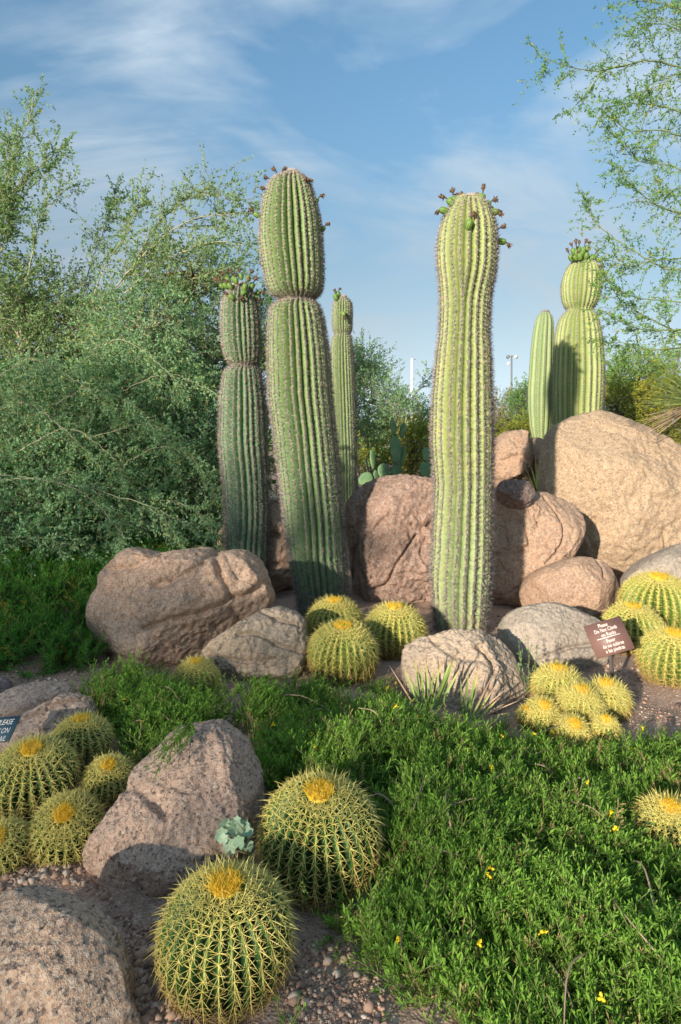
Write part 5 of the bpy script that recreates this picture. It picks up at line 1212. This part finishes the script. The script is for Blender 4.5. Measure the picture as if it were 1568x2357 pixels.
# ------------------------------------------------------------------ poles in the distance
M['pole_grey'] = flat_mat('pole_grey', (0.16, 0.16, 0.16)); M['pole_white'] = flat_mat('pole_white', (0.72, 0.74, 0.76)); M['lamp_glass'] = flat_mat('lamp_housing', (0.55, 0.52, 0.45))
def lamp_post():
    Y = 80.0; b = P(1177.5, 1000, Y); b[2] = 0; root = thing('lamp_post', b, 'tall dark lamp post with two heads standing far off', 'lamp post')
    top = P(1177.5, 818, Y)[2]
    mb = MB(); tube(mb, [(0, 0, 0), (0, 0, top)], [0.14, 0.10], 10); mb.obj('pole', M['pole_grey'], root)
    mb = MB(); tube(mb, [(-0.38, 0, top - 0.05), (0.38, 0, top - 0.05)], 0.05, 6); mb.obj('cross_arm', M['pole_grey'], root)
    for s, mt in ((-1, 'pole_grey'), (1, 'lamp_glass')):
        mb = MB(); tube(mb, [(s * 0.30, 0, top - 0.08), (s * 0.44, -0.1, top - 0.14), (s * 0.56, -0.3, top - 0.26)], [0.10, 0.22, 0.20], 10); mb.obj('lamp_head', M[mt], root)
    z = P(0, 836, Y)[2]; mb = MB(); tube(mb, [(0, 0, z + 0.1), (-0.35, -0.05, z + 0.1), (-0.42, -0.1, z)], [0.04, 0.05, 0.04], 6); tube(mb, [(-0.42, -0.1, z + 0.12), (-0.42, -0.1, z - 0.05), (-0.42, -0.1, z - 0.2)], [0.1, 0.19, 0.08], 10); mb.obj('camera_dome', M['pole_white'], root)
lamp_post()
def white_pole():
    Y = 60.0; b = P(948.5, 1000, Y); b[2] = 0; root = thing('utility_pole', b, 'plain white pole far off, left of the tallest right-hand saguaro', 'pole')
    top = P(0, 825, Y)[2]; mb = MB(); tube(mb, [(0, 0, 0), (0, 0, top)], [0.15, 0.11], 10); mb.obj('pole', M['pole_white'], root)
    for k, dz in enumerate((0.05,)):
        mb = MB(); tube(mb, [(0, 0, top - dz), (0.38, 0, top - dz - 0.04)], 0.025, 5); mb.obj('arm', M['pole_grey'], root)
white_pole()

# ------------------------------------------------------------------ gravel
M['pebble'] = mat_tint('pebble', [(0, (0.15, 0.10, 0.085)), (0.3, (0.32, 0.205, 0.15)), (0.6, (0.45, 0.29, 0.20)), (0.85, (0.48, 0.36, 0.27)), (1, (0.56, 0.48, 0.40))], 0.9)
def gravel():
    S, Q = cube_sphere(2)
    meshes = []
    for k in range(14):
        rd = np.random.default_rng(k); V = S * (1 + 0.22 * rd.normal(size=(len(S), 1))) * np.array([1, 0.75 + 0.2 * rd.random(), 0.55 + 0.2 * rd.random()])
        meshes.append((V, MB().add(V, None, Q, rd.random()).mesh('pebble', M['pebble'])))
    regs = [([(180,2000),(330,2150),(390,2100),(400,2330),(560,2356),(560,2420),(330,2420),(290,2150),(240,2080),(180,2050)], 0.65), ([(0,2000),(190,2000),(200,2050),(120,2030),(0,2060)], 0.9), ([(640,2356),(700,2150),(780,2160),(880,2260),(900,2420),(560,2420)], 0.22),
            ([(0,1540),(210,1540),(250,1570),(150,1575),(0,1600)], 0.3), ([(1420,1560),(1568,1560),(1568,1700),(1450,1690)], 0.22), ([(940,1400),(1010,1440),(1000,1460),(960,1470)], 0.6), ([(1115,1440),(1200,1370),(1200,1400),(1140,1460)], 0.6), ([(620,1330),(690,1330),(700,1400),(640,1395)], 0.4), ([(860,1560),(930,1560),(960,1630),(900,1600)], 0.5), ([(1380,1520),(1480,1530),(1480,1600),(1440,1610)],0.6), ([(640,1310),(700,1310),(700,1350),(640,1370)],0.5)]
    cand = []
    for poly, dn in regs:
        pl = np.array(poly, float); y0, y1 = pl[:, 1].min(), pl[:, 1].max(); x0, x1 = pl[:, 0].min(), pl[:, 0].max()
        n = int(dn * (x1 - x0) * (y1 - y0) / 9); px = x0 + (x1 - x0) * rng.random(n); py = y0 + (y1 - y0) * rng.random(n)
        ok = inside(poly, px, py); px, py = px[ok], py[ok]
        Y = H * F / (py - YH); X = (px - CX) / F * Y
        for a, b in zip(X, Y):
            r = 0.0022 + 0.006 * rng.random() ** 3 + (0.014 * rng.random() if rng.random() < 0.06 else 0)
            cand.append((r / b, r, a, b))
    cand.sort(reverse=True)
    mb = MB(); i = 0
    for s, r, a, b in cand:
        V, me = meshes[rng.integers(0, 14)]; z = float(ground_z(a, b)) + 0.018 * mnoise.fractal(Vector((a, b, 0)) * 3.0, 0.8, 2.0, 5) + r * 0.25; ang = rng.random() * 6.28
        if i < 290:
            o = link('pebble', me, ground, (a, b, z)); o.scale = (r, r, r); o.rotation_euler = (0.2 * rng.normal(), 0.2 * rng.normal(), ang); i += 1
        else:
            c_, s_ = math.cos(ang), math.sin(ang); R3 = np.array([[c_, -s_, 0], [s_, c_, 0], [0, 0, 1]])
            mb.add(V @ R3.T * r + [a, b, z], None, Q, rng.random())
    tag(mb.obj('gravel', M['pebble'], ground), kind='stuff')
    # fallen leaves and broken spines on the soil
    litter = []
    for k in range(4):
        mbx = MB(); rd = np.random.default_rng(70 + k); t = np.linspace(-1, 1, 5); w_ = np.cos(t * 1.45) * 0.32
        Vx = np.concatenate([np.stack([t, w_, 0.25 * t ** 2 + 0.1 * w_], 1), np.stack([t, -w_, 0.25 * t ** 2 - 0.1 * w_], 1)]); mbx.add(Vx, None, [(i_, i_ + 1, i_ + 6, i_ + 5) for i_ in range(4)], rd.random()); litter.append(mbx.mesh('dry_leaf', M['twig']))
    spots = [(P(118, 2113, 1.83), 0.014), (P(278, 2005, 2.18), 0.012)]
    for poly, n in (([(630,2356),(700,2150),(780,2160),(880,2260),(900,2380)], 34), ([(190,2010),(330,2160),(380,2330),(330,2356)], 22), ([(0,1545),(210,1545),(250,1570),(0,1590)], 14), ([(1420,1570),(1560,1570),(1560,1700),(1450,1690)], 22), ([(940,1400),(1130,1440),(1140,1460),(960,1480)], 14), ([(860,1560),(930,1560),(960,1630),(900,1600)], 12)):
        pl = np.array(poly, float)
        for _ in range(n):
            q = rng.dirichlet(np.ones(len(pl))) @ pl; Yq = H * F / (q[1] - YH); spots.append((np.array([(q[0] - CX) / F * Yq, Yq, 0.0]), 0.007 + 0.007 * rng.random()))
    for p, r in spots:
        if p[2] == 0.0: p[2] = float(ground_z(p[0], p[1])) + 0.018 * mnoise.fractal(Vector((p[0], p[1], 0)) * 3.0, 0.8, 2.0, 5) + 0.006
        o = link('dry_leaf', litter[rng.integers(0, 4)], ground, p); o.scale = (r, r, r); o.rotation_euler = (0.3 * rng.normal(), 0.3 * rng.normal(), 6.28 * rng.random())
gravel()

# ------------------------------------------------------------------ shrubs behind the viewer, whose shade falls on the left and the foreground
sv, nv = np.array([sx, sy, 0]), np.array([sy, -sx, 0])
def ab(a, b, z): return sv * a + nv * b + np.array([0, 0, z])
SH1, SH2 = 400, 400
def shade_shrub(label, a, blobs, n, leaf=0.07):
    bl = [(ab(a + da, b, z), (rx, rx, rz), w) for (da, b, z, rx, rz, w) in blobs]
    c = np.mean([q[0] for q in bl], 0)
    shrub('shrub', label, 'shrub', (c[0], c[1], 0), 5, bl, n, leaf, 'sh_green', 'bark_dark', sprayL=0.35, nl=16, tint=0.4, stemr=0.05)
TS = math.tan(math.radians(SUN_EL))
shade_shrub('tall thin-leaved tree standing behind the viewer to the left, outside the picture', -14.0,
            [(0, -6.2, 5.0, 1.2, 2.3, 1), (0, -8.2, 4.8, 1.3, 2.3, 1), (0, -10.4, 4.6, 1.4, 2.2, 1), (0, -4.9, 4.6, 0.9, 2.2, 0.9), (0, -4.0, 4.2, 0.55, 1.9, 0.5), (0, -3.15, 5.2, 0.35, 0.65, 0.16)], SH1, 0.1)
shade_shrub('light airy tree standing behind the viewer, outside the picture', -12.0,
            [(0, -3.2, 3.4, 0.7, 1.1, 1), (0, -2.3, 3.2, 0.7, 1.05, 1), (0, -1.2, 2.85, 0.7, 0.95, 0.8), (0, -0.2, 2.6, 0.7, 0.95, 0.5), (0, -4.2, 3.6, 0.7, 1.3, 1)], SH2, 0.06)
print('scene done', sum(len(o.data.polygons) for o in bpy.data.objects if o.type == 'MESH'))
